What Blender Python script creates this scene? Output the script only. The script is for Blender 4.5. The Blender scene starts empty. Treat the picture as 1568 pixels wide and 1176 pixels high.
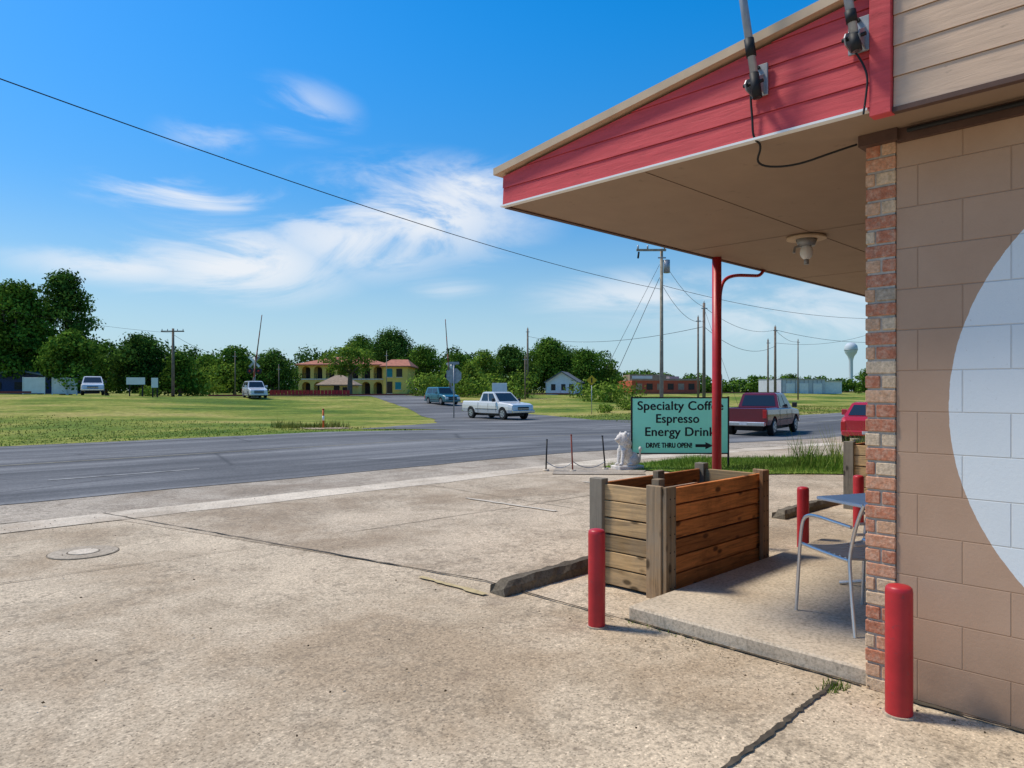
import bpy, bmesh, math, random
import numpy as np
from mathutils import Vector, Matrix
random.seed(7); rng=np.random.default_rng(7)
F=1100.0; HOR=597.0; CAMH=1.6
ANG=math.radians(44.43); CA,SA=math.cos(ANG),math.sin(ANG)
def vu2w(v,u): return (v*CA-u*SA, v*SA+u*CA)
def w2vu(x,y): return (x*CA+y*SA, -x*SA+y*CA)
def pw(px,Y): return (px-784)/F*Y
def lerp(a,b,t): return a+(b-a)*t
def pl(x,pts):
    if x<=pts[0][0]: return pts[0][1]
    for (a,b),(c,d) in zip(pts,pts[1:]):
        if x<=c: return b+(d-b)*(x-a)/(c-a)
    return pts[-1][1]
AV=[(14,0),(30,-0.38)]; BU=[(45,0),(72,1.2)]
def gz_vu(v,u): return pl(v,AV)+pl(u,BU)
def gz(x,y): return gz_vu(*w2vu(x,y))
scene=bpy.context.scene; COL=scene.collection
# ---------------------------------------------------------------- materials
class M:
    def __init__(s,name,rough=0.8,metal=0.0,col=(0.5,0.5,0.5),spec=0.3):
        s.m=bpy.data.materials.new(name); s.m.use_nodes=True; s.nt=s.m.node_tree
        s.b=s.nt.nodes['Principled BSDF']; s.out=s.nt.nodes['Material Output']
        s.b.inputs['Roughness'].default_value=rough; s.b.inputs['Metallic'].default_value=metal
        s.b.inputs['Specular IOR Level'].default_value=spec
        s.b.inputs['Base Color'].default_value=(*col,1)
    def n(s,t,**k):
        x=s.nt.nodes.new(t)
        for a,b in k.items(): setattr(x,a,b)
        return x
    def l(s,a,b): s.nt.links.new(a,b)
    def coord(s,scale=(1,1,1),loc=(0,0,0),rot=(0,0,0)):
        tc=s.n('ShaderNodeTexCoord'); mp=s.n('ShaderNodeMapping')
        mp.inputs['Scale'].default_value=scale; mp.inputs['Location'].default_value=loc; mp.inputs['Rotation'].default_value=rot
        s.l(tc.outputs['Object'],mp.inputs['Vector']); return mp.outputs[0]
    def noise(s,scale,detail=4,rough=0.55,dist=0,vec=None):
        x=s.n('ShaderNodeTexNoise'); x.inputs['Scale'].default_value=scale; x.inputs['Detail'].default_value=detail
        x.inputs['Roughness'].default_value=rough; x.inputs['Distortion'].default_value=dist
        s.l(vec if vec is not None else s.coord(),x.inputs['Vector']); return x.outputs['Fac']
    def ramp(s,fac,stops,interp='LINEAR'):
        r=s.n('ShaderNodeValToRGB'); r.color_ramp.interpolation=interp
        e=r.color_ramp.elements
        while len(e)<len(stops): e.new(0.5)
        for i,(p,c) in enumerate(stops):
            e[i].position=p; e[i].color=(*c,1) if not isinstance(c,(int,float)) else (c,c,c,1)
        s.l(fac,r.inputs[0]); return r.outputs[0]
    def mix(s,fac,a,b,mode='MIX'):
        x=s.n('ShaderNodeMix',data_type='RGBA',blend_type=mode)
        for sock,v in ((x.inputs[0],fac),(x.inputs[6],a),(x.inputs[7],b)):
            if isinstance(v,(int,float)): sock.default_value=v
            elif isinstance(v,tuple): sock.default_value=(*v,1)
            else: s.l(v,sock)
        return x.outputs[2]
    def math(s,op,a,b=0.0,c=0.0):
        x=s.n('ShaderNodeMath',operation=op)
        for i,v in enumerate((a,b,c)):
            if isinstance(v,(int,float)): x.inputs[i].default_value=v
            else: s.l(v,x.inputs[i])
        return x.outputs[0]
    def color(s,o): s.l(o,s.b.inputs['Base Color']); return s
    def bump(s,h,strength=0.3,dist=0.01):
        x=s.n('ShaderNodeBump'); x.inputs['Strength'].default_value=strength; x.inputs['Distance'].default_value=dist
        s.l(h,x.inputs['Height']); s.l(x.outputs[0],s.b.inputs['Normal']); return s
def simple(name,col,rough=0.6,metal=0,var=0.2,scale=6,bump=0.0,spec=0.3):
    m=M(name,rough,metal,col,spec)
    f=m.noise(scale,3)
    d=tuple(c*(1-var) for c in col); l=tuple(min(1,c*(1+var)) for c in col)
    m.color(m.ramp(f,[(0.3,d),(0.7,l)]))
    if bump: m.bump(m.noise(scale*8,3),bump,0.01)
    return m.m
def concrete(name,base,dark=0.75,agg=True,stain=0.35,seedloc=0):
    m=M(name,0.92,spec=0.2)
    big=m.noise(0.42,7,0.68,0.3,m.coord(loc=(seedloc,0,0)))
    mid=m.noise(1.5,6,0.72,0.6)
    c=m.ramp(big,[(0.38,tuple(x*dark*k for x,k in zip(base,(1.04,.98,.92)))),(0.5,base),(0.62,tuple(min(1,x*1.15) for x in base))])
    c=m.mix(m.ramp(mid,[(0.48,0.0),(0.66,stain)]),c,tuple(x*0.52*k for x,k in zip(base,(1.05,.98,.9))))
    fine=m.noise(42,3,0.75)
    c=m.mix(1.0,c,m.ramp(fine,[(0.33,0.64),(0.5,1.0),(0.68,1.2)]),'MULTIPLY')
    if agg:
        vo=m.n('ShaderNodeTexVoronoi'); vo.inputs['Scale'].default_value=110; m.l(m.coord(),vo.inputs['Vector'])
        rgb=m.n('ShaderNodeSeparateColor'); m.l(vo.outputs['Color'],rgb.inputs[0])
        c=m.mix(1.0,c,m.ramp(rgb.outputs[0],[(0.0,0.48),(0.12,0.9),(0.7,1.0),(0.93,1.08),(1,1.4)]),'MULTIPLY')
        patch=m.ramp(m.noise(0.8,4,0.65,0.5,m.coord(loc=(4,7,0))),[(0.44,0.0),(0.56,1.0)])
        spots=m.ramp(m.noise(13,5,0.75),[(0.49,0.0),(0.62,0.62)])
        c=m.mix(m.math('MULTIPLY',patch,spots),c,tuple(x*0.33 for x in base))
        sm=m.ramp(m.noise(2.6,5,0.7,1.2,m.coord(loc=(11,3,0))),[(0.60,0.0),(0.68,0.4)])
        c=m.mix(sm,c,(0.20,0.145,0.10))
    m.color(c); m.bump(fine,0.3,0.005); return m.m
LOT=concrete('lot_concrete',(0.56,0.445,0.305),0.74,stain=0.5)
LOT2=concrete('lot_concrete_worn',(0.54,0.43,0.30),0.70,stain=0.55,seedloc=9)
PATIO=concrete('patio_concrete',(0.52,0.43,0.315),0.80,agg=False,stain=0.35,seedloc=4)
GUTTER=concrete('gutter_concrete',(0.63,0.53,0.40),0.74,agg=False,stain=0.5,seedloc=3)
SHOULDER=concrete('shoulder_gravel',(0.44,0.365,0.275),0.7,agg=True,stain=0.6,seedloc=6)
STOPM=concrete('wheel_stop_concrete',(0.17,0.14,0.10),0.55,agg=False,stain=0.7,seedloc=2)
def asphalt():
    m=M('asphalt',0.9,spec=0.2)
    big=m.noise(0.22,6,0.65); st=m.noise(1.0,6,0.62,0.3,m.coord(scale=(0.035,0.9,1)))
    c=m.ramp(st,[(0.33,(0.085,0.084,0.083)),(0.48,(0.14,0.138,0.136)),(0.66,(0.25,0.243,0.232))])
    c=m.mix(m.ramp(big,[(0.45,0),(0.66,0.6)]),c,(0.088,0.087,0.086))
    c=m.mix(1.0,c,m.ramp(m.noise(24,3,0.75),[(0.3,0.72),(0.7,1.25)]),'MULTIPLY')
    vo=m.n('ShaderNodeTexVoronoi',feature='DISTANCE_TO_EDGE'); vo.inputs['Scale'].default_value=0.25
    wv=m.coord(scale=(0.5,1,1)); m.l(wv,vo.inputs['Vector'])
    c=m.mix(m.ramp(vo.outputs['Distance'],[(0.0,0.6),(0.010,0.0)]),c,(0.05,0.05,0.05))
    m.color(c); return m.m
ASPH=asphalt()
def grassmat(name,stops,scale=0.12):
    m=M(name,0.95,spec=0.1)
    a=m.noise(scale,7,0.7,0.3,m.coord(scale=(0.5,1,1)))
    c=m.ramp(a,stops)
    c=m.mix(1.0,c,m.ramp(m.noise(2.4,6,0.8),[(0.3,0.45),(0.7,1.45)]),'MULTIPLY')
    m.color(c); m.bump(m.noise(5,4,0.8),0.7,0.15); return m.m
FIELD=grassmat('field_grass',[(0.36,(0.08,0.14,0.02)),(0.45,(0.15,0.205,0.03)),(0.52,(0.27,0.28,0.055)),(0.60,(0.42,0.345,0.11)),(0.72,(0.24,0.25,0.055))])
LAWN=grassmat('lawn_grass',[(0.3,(0.10,0.18,0.022)),(0.7,(0.24,0.30,0.05))],0.4)
def leafmat(name,cols,g1=0.35):
    m=M(name)
    g=m.n('ShaderNodeNewGeometry')
    c=m.ramp(g.outputs['Random Per Island'],[(0,cols[0]),(0.5,cols[1]),(1,cols[2])])
    c=m.mix(1.0,c,m.ramp(m.noise(g1,2),[(0.35,0.6),(0.65,1.4)]),'MULTIPLY')
    d=m.n('ShaderNodeBsdfDiffuse'); t=m.n('ShaderNodeBsdfTranslucent'); mx=m.n('ShaderNodeMixShader'); mx.inputs[0].default_value=0.22
    m.l(c,d.inputs[0]); m.l(c,t.inputs[0]); m.l(d.outputs[0],mx.inputs[1]); m.l(t.outputs[0],mx.inputs[2]); m.l(mx.outputs[0],m.out.inputs[0]); return m.m
LEAF=leafmat('leaves',[(0.040,0.095,0.012),(0.088,0.175,0.022),(0.175,0.275,0.04)])
LEAFY=leafmat('leaves_light',[(0.08,0.15,0.018),(0.16,0.245,0.03),(0.25,0.33,0.055)])
LEAFD=leafmat('leaves_dark',[(0.030,0.070,0.014),(0.062,0.135,0.022),(0.13,0.215,0.038)])
BLADE=leafmat('grass_blades',[(0.13,0.18,0.03),(0.24,0.26,0.05),(0.42,0.36,0.12)],0.2)
BLADEG=leafmat('grass_blades_green',[(0.08,0.155,0.02),(0.15,0.24,0.032),(0.27,0.32,0.07)],0.5)
BARK=simple('bark',(0.16,0.125,0.095),0.95,var=0.4,scale=8)
POLEW=simple('pole_wood',(0.19,0.145,0.11),0.9,var=0.3,scale=4)
POLEL=simple('pole_wood_light',(0.33,0.275,0.20),0.9,var=0.25,scale=4)
def redpaint(name,col,sc=5):
    m=M(name,0.42,spec=0.4)
    c=m.ramp(m.noise(sc,4,0.6),[(0.3,tuple(x*0.8 for x in col)),(0.7,tuple(x*1.15 for x in col))])
    c=m.mix(m.ramp(m.noise(30,4,0.7),[(0.62,0),(0.70,0.6)]),c,(col[0]*0.5,col[1]+0.02,col[2]+0.02))
    m.color(c); m.bump(m.noise(25,3),0.12,0.005); return m.m
REDB=redpaint('red_bollard_paint',(0.46,0.022,0.027))
def siding(name,col,grain=0.25):
    m=M(name,0.62,spec=0.25)
    g=m.noise(3.0,5,0.65,0.4,m.coord(scale=(1,1.2,12)))
    c=m.ramp(g,[(0.3,tuple(x*(1-grain) for x in col)),(0.7,tuple(min(1,x*(1+grain*0.7)) for x in col))])
    c=m.mix(m.ramp(m.noise(6,5,0.7,0,m.coord(scale=(1,1,4))),[(0.64,0),(0.70,0.5)]),c,tuple(x*0.45 for x in col))
    m.color(c); m.bump(g,0.35,0.008); return m.m
REDS=siding('red_siding_paint',(0.60,0.075,0.08),0.18)
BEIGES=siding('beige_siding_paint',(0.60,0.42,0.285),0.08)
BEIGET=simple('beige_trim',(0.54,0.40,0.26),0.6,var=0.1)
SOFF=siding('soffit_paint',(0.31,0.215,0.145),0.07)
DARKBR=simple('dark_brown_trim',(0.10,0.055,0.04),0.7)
WHITEM=simple('white_metal',(0.82,0.82,0.79),0.5,var=0.04)
GALV=simple('galvanized_steel',(0.33,0.34,0.35),0.5,0.5,0.2,10)
ALU=simple('aluminium',(0.70,0.70,0.68),0.35,0.7,0.06,10)
BLACK=simple('black_rubber',(0.015,0.015,0.015),0.6,var=0.2)
CRACK=simple('joint_dirt',(0.075,0.06,0.042),0.95,var=0.5,scale=12)
CRACKL=simple('joint_seal',(0.20,0.16,0.11),0.95,var=0.4,scale=12)
YEL=simple('yellow_paint_worn',(0.50,0.39,0.20),0.9,var=0.2,scale=14)
WHT=simple('white_paint_worn',(0.56,0.48,0.37),0.9,var=0.2,scale=14)
IRON=concrete('cast_iron_dusty',(0.45,0.37,0.27),0.7,agg=False,stain=0.4,seedloc=5)
def blockwall():
    m=M('painted_block',0.75,spec=0.25)
    tc=m.n('ShaderNodeTexCoord'); sp=m.n('ShaderNodeSeparateXYZ'); m.l(tc.outputs['Object'],sp.inputs[0])
    cb=m.n('ShaderNodeCombineXYZ'); m.l(m.math('SUBTRACT',sp.outputs[1],0.97-40*0.4),cb.inputs[0]); m.l(m.math('SUBTRACT',sp.outputs[2],0.0126),cb.inputs[1])
    br=m.n('ShaderNodeTexBrick'); br.offset=0.5
    br.inputs['Scale'].default_value=1; br.inputs['Brick Width'].default_value=0.4; br.inputs['Row Height'].default_value=0.2108
    br.inputs['Mortar Size'].default_value=0.004; br.inputs['Mortar Smooth'].default_value=0.7
    br.inputs['Color1'].default_value=(0.97,0.97,0.97,1); br.inputs['Color2'].default_value=(1.02,1.02,1.02,1); br.inputs['Mortar'].default_value=(0.80,0.78,0.76,1)
    m.l(cb.outputs[0],br.inputs['Vector'])
    du=m.math('ADD',sp.outputs[1],0.255); dz=m.math('SUBTRACT',sp.outputs[2],1.515)
    r=m.math('SQRT',m.math('ADD',m.math('MULTIPLY',du,du),m.math('MULTIPLY',dz,dz)))
    disc=m.math('LESS_THAN',m.math('ADD',r,m.math('MULTIPLY',m.noise(25,3),0.008)),1.289)
    tan=m.ramp(m.noise(1.5,6,0.65),[(0.3,(0.44,0.28,0.18)),(0.7,(0.50,0.33,0.22))])
    wh=m.ramp(m.noise(1.5,5,0.6),[(0.3,(0.70,0.74,0.73)),(0.7,(0.76,0.79,0.77))])
    c=m.mix(disc,tan,wh); c=m.mix(1.0,c,br.outputs['Color'],'MULTIPLY')
    c=m.mix(m.ramp(m.noise(40,4,0.8),[(0.64,0.0),(0.71,0.35)]),c,(0.2,0.14,0.1))
    dirt=m.math('MULTIPLY',m.ramp(sp.outputs[2],[(0.0,1.0),(0.4,0.0)]),m.noise(7,4))
    c=m.mix(dirt,c,(0.17,0.12,0.085))
    m.color(c)
    h=m.math('SUBTRACT',m.math('MULTIPLY',m.noise(60,4,0.7),0.28),m.math('MULTIPLY',br.outputs['Fac'],1.0))
    m.bump(h,0.6,0.006); return m.m
BLOCK=blockwall()
def brickmat():
    m=M('brick_units',0.9,spec=0.2)
    g=m.n('ShaderNodeNewGeometry')
    c=m.ramp(g.outputs['Random Per Island'],[(0,(0.52,0.20,0.11)),(0.2,(0.62,0.36,0.21)),(0.4,(0.64,0.46,0.29)),(0.55,(0.48,0.18,0.10)),(0.7,(0.66,0.50,0.33)),(0.85,(0.60,0.28,0.16)),(0.97,(0.40,0.32,0.23))],'CONSTANT')
    c=m.mix(m.ramp(m.noise(26,4,0.75),[(0.44,0),(0.68,0.5)]),c,(0.66,0.52,0.38))
    c=m.mix(1.0,c,m.ramp(m.noise(60,4,0.7),[(0.3,0.65),(0.7,1.22)]),'MULTIPLY')
    m.color(c); m.bump(m.noise(70,3),0.5,0.006); return m.m
BRICKU=brickmat()
MORTAR=simple('mortar',(0.46,0.40,0.32),0.95,var=0.2,scale=30)
def bricktex():
    m=M('brick_facing',0.9)
    tc=m.n('ShaderNodeTexCoord'); sp=m.n('ShaderNodeSeparateXYZ'); m.l(tc.outputs['Object'],sp.inputs[0])
    cb=m.n('ShaderNodeCombineXYZ'); m.l(sp.outputs[0],cb.inputs[0]); m.l(sp.outputs[2],cb.inputs[1])
    br=m.n('ShaderNodeTexBrick'); br.inputs['Scale'].default_value=1; br.inputs['Brick Width'].default_value=0.21; br.inputs['Row Height'].default_value=0.075; br.inputs['Mortar Size'].default_value=0.005
    br.inputs['Color1'].default_value=(0.5,0.2,0.13,1); br.inputs['Color2'].default_value=(0.52,0.4,0.29,1); br.inputs['Mortar'].default_value=(0.42,0.38,0.32,1)
    m.l(cb.outputs[0],br.inputs['Vector']); m.color(br.outputs['Color']); return m.m
BRICKF=bricktex()
def wood(name,base,ax,gray=0.0):
    m=M(name,0.75,spec=0.22)
    sc=[16,16,16]; sc[ax]=1.0
    g=m.n('ShaderNodeNewGeometry')
    off=m.n('ShaderNodeVectorMath',operation='ADD'); m.l(m.coord(scale=tuple(sc)),off.inputs[0])
    cx=m.n('ShaderNodeCombineXYZ'); r20=m.math('MULTIPLY',g.outputs['Random Per Island'],37.0)
    for i in range(3): m.l(r20,cx.inputs[i])
    m.l(cx.outputs[0],off.inputs[1])
    gr=m.noise(1.6,5,0.65,1.4,off.outputs[0])
    c=m.ramp(gr,[(0.28,tuple(x*0.32 for x in base)),(0.45,tuple(x*0.82 for x in base)),(0.7,tuple(min(1,x*1.25) for x in base))])
    c=m.mix(1.0,c,m.ramp(g.outputs['Random Per Island'],[(0,0.45),(0.5,0.9),(1,1.35)]),'MULTIPLY')
    c=m.mix(m.ramp(m.noise(2.2,5,0.75),[(0.5,0.0),(0.7,0.5)]),c,tuple(x*0.35 for x in base))
    if gray: c=m.mix(m.ramp(m.noise(3,5,0.7,0,m.coord(loc=(3,1,2))),[(0.35,0.0),(0.65,gray)]),c,(0.27,0.235,0.18))
    s2=[10,10,10]; s2[ax]=5
    vo=m.n('ShaderNodeTexVoronoi'); vo.inputs['Scale'].default_value=0.8
    o2=m.n('ShaderNodeVectorMath',operation='ADD'); m.l(m.coord(scale=tuple(s2)),o2.inputs[0]); m.l(cx.outputs[0],o2.inputs[1]); m.l(o2.outputs[0],vo.inputs['Vector'])
    c=m.mix(m.ramp(vo.outputs['Distance'],[(0.12,0.9),(0.22,0.0)]),c,tuple(x*0.16 for x in base))
    m.color(c); m.bump(gr,0.35,0.004); return m.m
WB=[wood('cedar_boards_red',(0.56,0.19,0.05),0),wood('pine_boards',(0.52,0.33,0.15),1,0.35),wood('post_wood',(0.40,0.255,0.13),2,0.5),wood('cap_wood',(0.34,0.16,0.07),2,0.2)]
WGREY=wood('weathered_post',(0.22,0.185,0.14),2,0.6)
# ---------------------------------------------------------------- geometry helpers
def empty(name,loc=(0,0,0),rotz=0):
    e=bpy.data.objects.new(name,None); e.empty_display_size=0.3; COL.objects.link(e)
    e.location=loc; e.rotation_euler=(0,0,rotz); return e
def mkobj(name,me,mat=None,parent=None,smooth=False):
    o=bpy.data.objects.new(name,me); COL.objects.link(o)
    if mat:
        for mm in (mat if isinstance(mat,(list,tuple)) else [mat]): me.materials.append(mm)
    if parent: o.parent=parent
    if smooth:
        for p in me.polygons: p.use_smooth=True
    return o
def meshobj(name,vs,fs,mat=None,parent=None,smooth=False):
    me=bpy.data.meshes.new(name); me.from_pydata([tuple(v) for v in vs],[],fs); me.update(); return mkobj(name,me,mat,parent,smooth)
def bm2(name,bm,mat,parent,smooth=False):
    me=bpy.data.meshes.new(name); bmesh.ops.recalc_face_normals(bm,faces=bm.faces); bm.to_mesh(me); bm.free(); return mkobj(name,me,mat,parent,smooth)
def addbox(bm,lo,hi,M4=None,bev=0,mi=0):
    r=bmesh.ops.create_cube(bm,size=1); vs=r['verts']
    c=[(a+b)/2 for a,b in zip(lo,hi)]; s=[abs(b-a) for a,b in zip(lo,hi)]
    for v in vs: v.co=Vector((v.co.x*s[0]+c[0],v.co.y*s[1]+c[1],v.co.z*s[2]+c[2]))
    fs=set(f for v in vs for f in v.link_faces)
    if bev:
        es=set(e for v in vs for e in v.link_edges)
        r2=bmesh.ops.bevel(bm,geom=list(es),offset=bev,segments=1,affect='EDGES')
        vs=list({v for f in r2['faces'] for v in f.verts}|{v for v in vs if v.is_valid}); fs=set(f for v in vs for f in v.link_faces)
    for f in fs: f.material_index=mi
    if M4 is not None:
        for v in vs: v.co=M4@v.co
def box(name,lo,hi,mat,parent=None,bev=0):
    bm=bmesh.new(); addbox(bm,lo,hi,None,bev); return bm2(name,bm,mat,parent)
def addcyl(bm,p0,p1,r0,r1=None,seg=12,cap=True):
    r1=r0 if r1 is None else r1
    p0,p1=Vector(p0),Vector(p1); d=p1-p0; L=d.length
    if L<1e-6: return
    q=d.to_track_quat('Z','Y').to_matrix().to_4x4()
    bmesh.ops.create_cone(bm,cap_ends=cap,cap_tris=False,segments=seg,radius1=r0,radius2=max(r1,0.0005),depth=L,matrix=Matrix.Translation((p0+p1)/2)@q)
def cyl(name,p0,p1,r,mat,parent=None,r1=None,seg=16,smooth=True):
    bm=bmesh.new(); addcyl(bm,p0,p1,r,r1,seg); o=bm2(name,bm,mat,parent)
    for p in o.data.polygons: p.use_smooth=len(p.vertices)==4 and smooth
    return o
def tube(name,pts,r,mat,parent=None,cyclic=False,res=3,smoothc=False):
    cu=bpy.data.curves.new(name,'CURVE'); cu.dimensions='3D'; cu.bevel_depth=r; cu.bevel_resolution=res; cu.use_fill_caps=True
    sp=cu.splines.new('NURBS' if smoothc else 'POLY'); sp.points.add(len(pts)-1)
    for p,q in zip(sp.points,pts): p.co=(*q,1)
    if smoothc: sp.order_u=3; sp.use_endpoint_u=True; sp.resolution_u=6
    sp.use_cyclic_u=cyclic
    o=bpy.data.objects.new(name,cu); COL.objects.link(o); cu.materials.append(mat)
    if parent: o.parent=parent
    return o
def fastmesh(name,V,nper,mat,parent=None):
    n=len(V); me=bpy.data.meshes.new(name); nf=n//nper
    me.vertices.add(n); me.vertices.foreach_set('co',V.astype(np.float32).ravel())
    me.loops.add(n); me.loops.foreach_set('vertex_index',np.arange(n,dtype=np.int32))
    me.polygons.add(nf); me.polygons.foreach_set('loop_start',np.arange(0,n,nper,dtype=np.int32))
    try: me.polygons.foreach_set('loop_total',np.full(nf,nper,dtype=np.int32))
    except Exception: pass
    me.update(calc_edges=True); me.validate(); return mkobj(name,me,mat,parent)
def rough(poly,step=0.8,amp=0.12):
    out=[]
    for i,(a,b) in enumerate(poly):
        c,d=poly[(i+1)%len(poly)]; L=math.hypot(c-a,d-b); n=max(1,min(200,int(L/step)))
        for k in range(n):
            t=k/n; j=0 if k==0 else amp
            out.append((a+(c-a)*t+random.uniform(-j,j),b+(d-b)*t+random.uniform(-j,j)))
    return out
def sheet(name,poly,off,mat,parent=None):
    bm=bmesh.new(); vs=[bm.verts.new((v,u,0)) for v,u in poly]
    f=bm.faces.new(vs); bmesh.ops.triangulate(bm,faces=[f])
    for ax,vals in ((0,[p[0] for p in AV]),(1,[p[0] for p in BU])):
        for c in vals:
            no=(1,0,0) if ax==0 else (0,1,0); co=(c,0,0) if ax==0 else (0,c,0)
            bmesh.ops.bisect_plane(bm,geom=bm.verts[:]+bm.edges[:]+bm.faces[:],plane_co=co,plane_no=no)
    for v in bm.verts: v.co.z=gz_vu(v.co.x,v.co.y)+off
    for f in bm.faces:
        f.normal_update()
        if f.normal.z<0: f.normal_flip()
    me=bpy.data.meshes.new(name); bm.to_mesh(me); bm.free()
    o=mkobj(name,me,mat,parent)
    if not parent: o.rotation_euler=(0,0,ANG)
    return o
def wsheet(name,polyw,off,mat,rg=0): 
    p=[w2vu(x,y) for x,y in polyw]
    if rg: p=rough(p,1.5,rg)
    return sheet(name,p,off,mat)
def crack(name,pts,w,off,mat,jit=0.02,step=0.15):
    P=[]
    for (a,b),(c,d) in zip(pts,pts[1:]):
        n=max(2,int(math.hypot(c-a,d-b)/step))
        for k in range(n): t=k/n; P.append((a+(c-a)*t,b+(d-b)*t))
    P.append(pts[-1]); L=[];R=[]
    for i,p in enumerate(P):
        q=P[min(i+1,len(P)-1)]; o=P[max(i-1,0)]; dx,dy=q[0]-o[0],q[1]-o[1]; l=math.hypot(dx,dy) or 1
        nx,ny=-dy/l,dx/l; j=random.uniform(-jit,jit); ww=w*random.uniform(0.4,1.4)/2
        L.append((p[0]+nx*(ww+j),p[1]+ny*(ww+j),0)); R.append((p[0]-nx*(ww-j),p[1]-ny*(ww-j),0))
    vs=[(x,y,gz_vu(x,y)+off) for x,y,_ in L+R]; n=len(L)
    fs=[(i,n+i,n+i+1,i+1) for i in range(n-1)]
    o=meshobj(name,vs,fs,mat); o.rotation_euler=(0,0,ANG); return o
# ---------------------------------------------------------------- ground
sheet('ground',[(-1500,-1500),(1500,-1500),(1500,1500),(-1500,1500)],0,FIELD)
sheet('parking_lot',[(-40,-30),(40,-30),(40,9.65),(-40,9.65)],0.004,LOT)
sheet('parking_lot_slab',[(4.05,1.5),(4.05,4.5),(2.72,9.65),(30,9.65),(30,1.5)],0.008,LOT2)
sheet('concrete_gutter',rough([(-60,9.62),(60,9.62),(60,10.3),(-60,10.3)],0.5,0.03),0.012,GUTTER)
sheet('road_shoulder',rough([(-60,10.3),(60,10.3),(60,12.3),(-60,12.3)],0.8,0.08),0.008,SHOULDER)
sheet('road',rough([(-140,12.0),(220,12.0),(220,24.3),(-140,24.3)],1.2,0.09),0.016,ASPH)
wsheet('side_road',[(-6.5,30.2),(-4.2,40),(-5.2,48),(-9.0,63),(-15.5,82),(-20,92),(-40,130),(-28,132),(-11,92),(-7.5,82),(-1.2,66),(3.4,53),(5.3,47),(12,46.0),(6,35)],0.020,ASPH,0.1)
for nm,uu,w,cc in (('road_edge_line',23.5,0.1,(0.28,0.275,0.26)),('road_centre_line',18.1,0.1,(0.27,0.24,0.17))):
    sheet(nm,[(-80,uu),(200,uu),(200,uu+w),(-80,uu+w)],0.022,simple('worn_'+nm,cc,0.9,var=0.35,scale=2))
dash=simple('lane_paint',(0.30,0.29,0.27),0.9,var=0.4,scale=4)
for i in range(14):
    v0=-24+i*9; sheet('lane_marking',[(v0,14.6),(v0+2.6,14.6),(v0+2.6,14.70),(v0,14.70)],0.023,dash)
JT=[(2.72,10.3),(3.47,6.94),(4.02,4.42),(4.02,3.1)]
crack('pavement_joint',JT,0.02,0.016,CRACK,0.008)
crack('pavement_joint',[(4.0,1.56),(2.79,1.53),(-1,1.5),(-8,1.45)],0.030,0.014,CRACK,0.004,0.03)
crack('pavement_joint',[(3.42,7.0),(1.13,7.15),(-8,7.3)],0.012,0.014,CRACKL,0.006)
crack('pavement_joint',[(4.2,7.0),(9,6.9),(14,6.9)],0.014,0.014,CRACKL,0.008)
crack('pavement_joint',[(7.4,9.6),(7.3,4.2)],0.012,0.0145,CRACKL,0.008)
crack('slab_base_joint',[(4.05,1.45),(4.05,3.02)],0.02,0.015,CRACK,0.005,0.05)
crack('wall_base_joint',[(4.03,1.25),(4.03,-6)],0.03,0.015,CRACK,0.008,0.05)
sheet('parking_stripe',rough([(3.72,4.12),(3.78,4.12),(3.74,4.9),(3.69,4.9)],0.06,0.012),0.018,YEL)
sheet('parking_stripe',rough([(6.95,6.3),(7.02,6.3),(6.93,8.0),(6.86,8.0)],0.06,0.012),0.018,WHT)
sheet('parking_stripe',rough([(9.6,6.3),(9.67,6.3),(9.6,8.0),(9.53,8.0)],0.06,0.012),0.018,WHT)
# leaf litter and grit: one object
LIT=leafmat('dry_litter',[(0.05,0.035,0.02),(0.12,0.085,0.05),(0.22,0.17,0.10)],3)
n=420; cx=np.concatenate([rng.uniform(-1,4.0,200),rng.normal(3.9,0.12,120),rng.uniform(0,9,100)]); cy=np.concatenate([rng.uniform(0.8,9.5,200),rng.uniform(-1,3.2,120),rng.normal(9.9,0.4,100)])
sz=rng.uniform(0.004,0.013,n); aa=rng.uniform(0,6.28,n); Z=np.full(n,0.021)
V=np.stack([np.stack([cx+sz*np.cos(aa),cy+sz*np.sin(aa),Z],1),np.stack([cx-sz*.4*np.sin(aa),cy+sz*.4*np.cos(aa),Z+sz*.5],1),np.stack([cx-sz*np.cos(aa),cy-sz*np.sin(aa),Z],1),np.stack([cx+sz*.4*np.sin(aa),cy-sz*.4*np.cos(aa),Z-0.003],1)],1).reshape(-1,3)
fastmesh('leaf_litter',V,4,LIT).rotation_euler=(0,0,ANG)
e=empty('manhole_cover',(-4.2,7.04,0.0))
cyl('rim',(0,0,0),(0,0,0.010),0.31,CRACKL,e,seg=48,smooth=False); cyl('lid',(0,0,0),(0,0,0.013),0.298,IRON,e,seg=48,smooth=False); cyl('ring',(0,0,0),(0,0,0.015),0.145,CRACKL,e,seg=32,smooth=False); cyl('centre_plate',(0,0,0),(0,0,0.018),0.13,GUTTER,e,seg=32,smooth=False)
ISL=[(11.6,9.2),(12.0,7.1),(13.9,5.2),(17.6,5.0),(18.5,7.0),(14.8,9.0)]
sheet('grass_verge',rough(ISL,0.4,0.08),0.03,LAWN)
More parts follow.
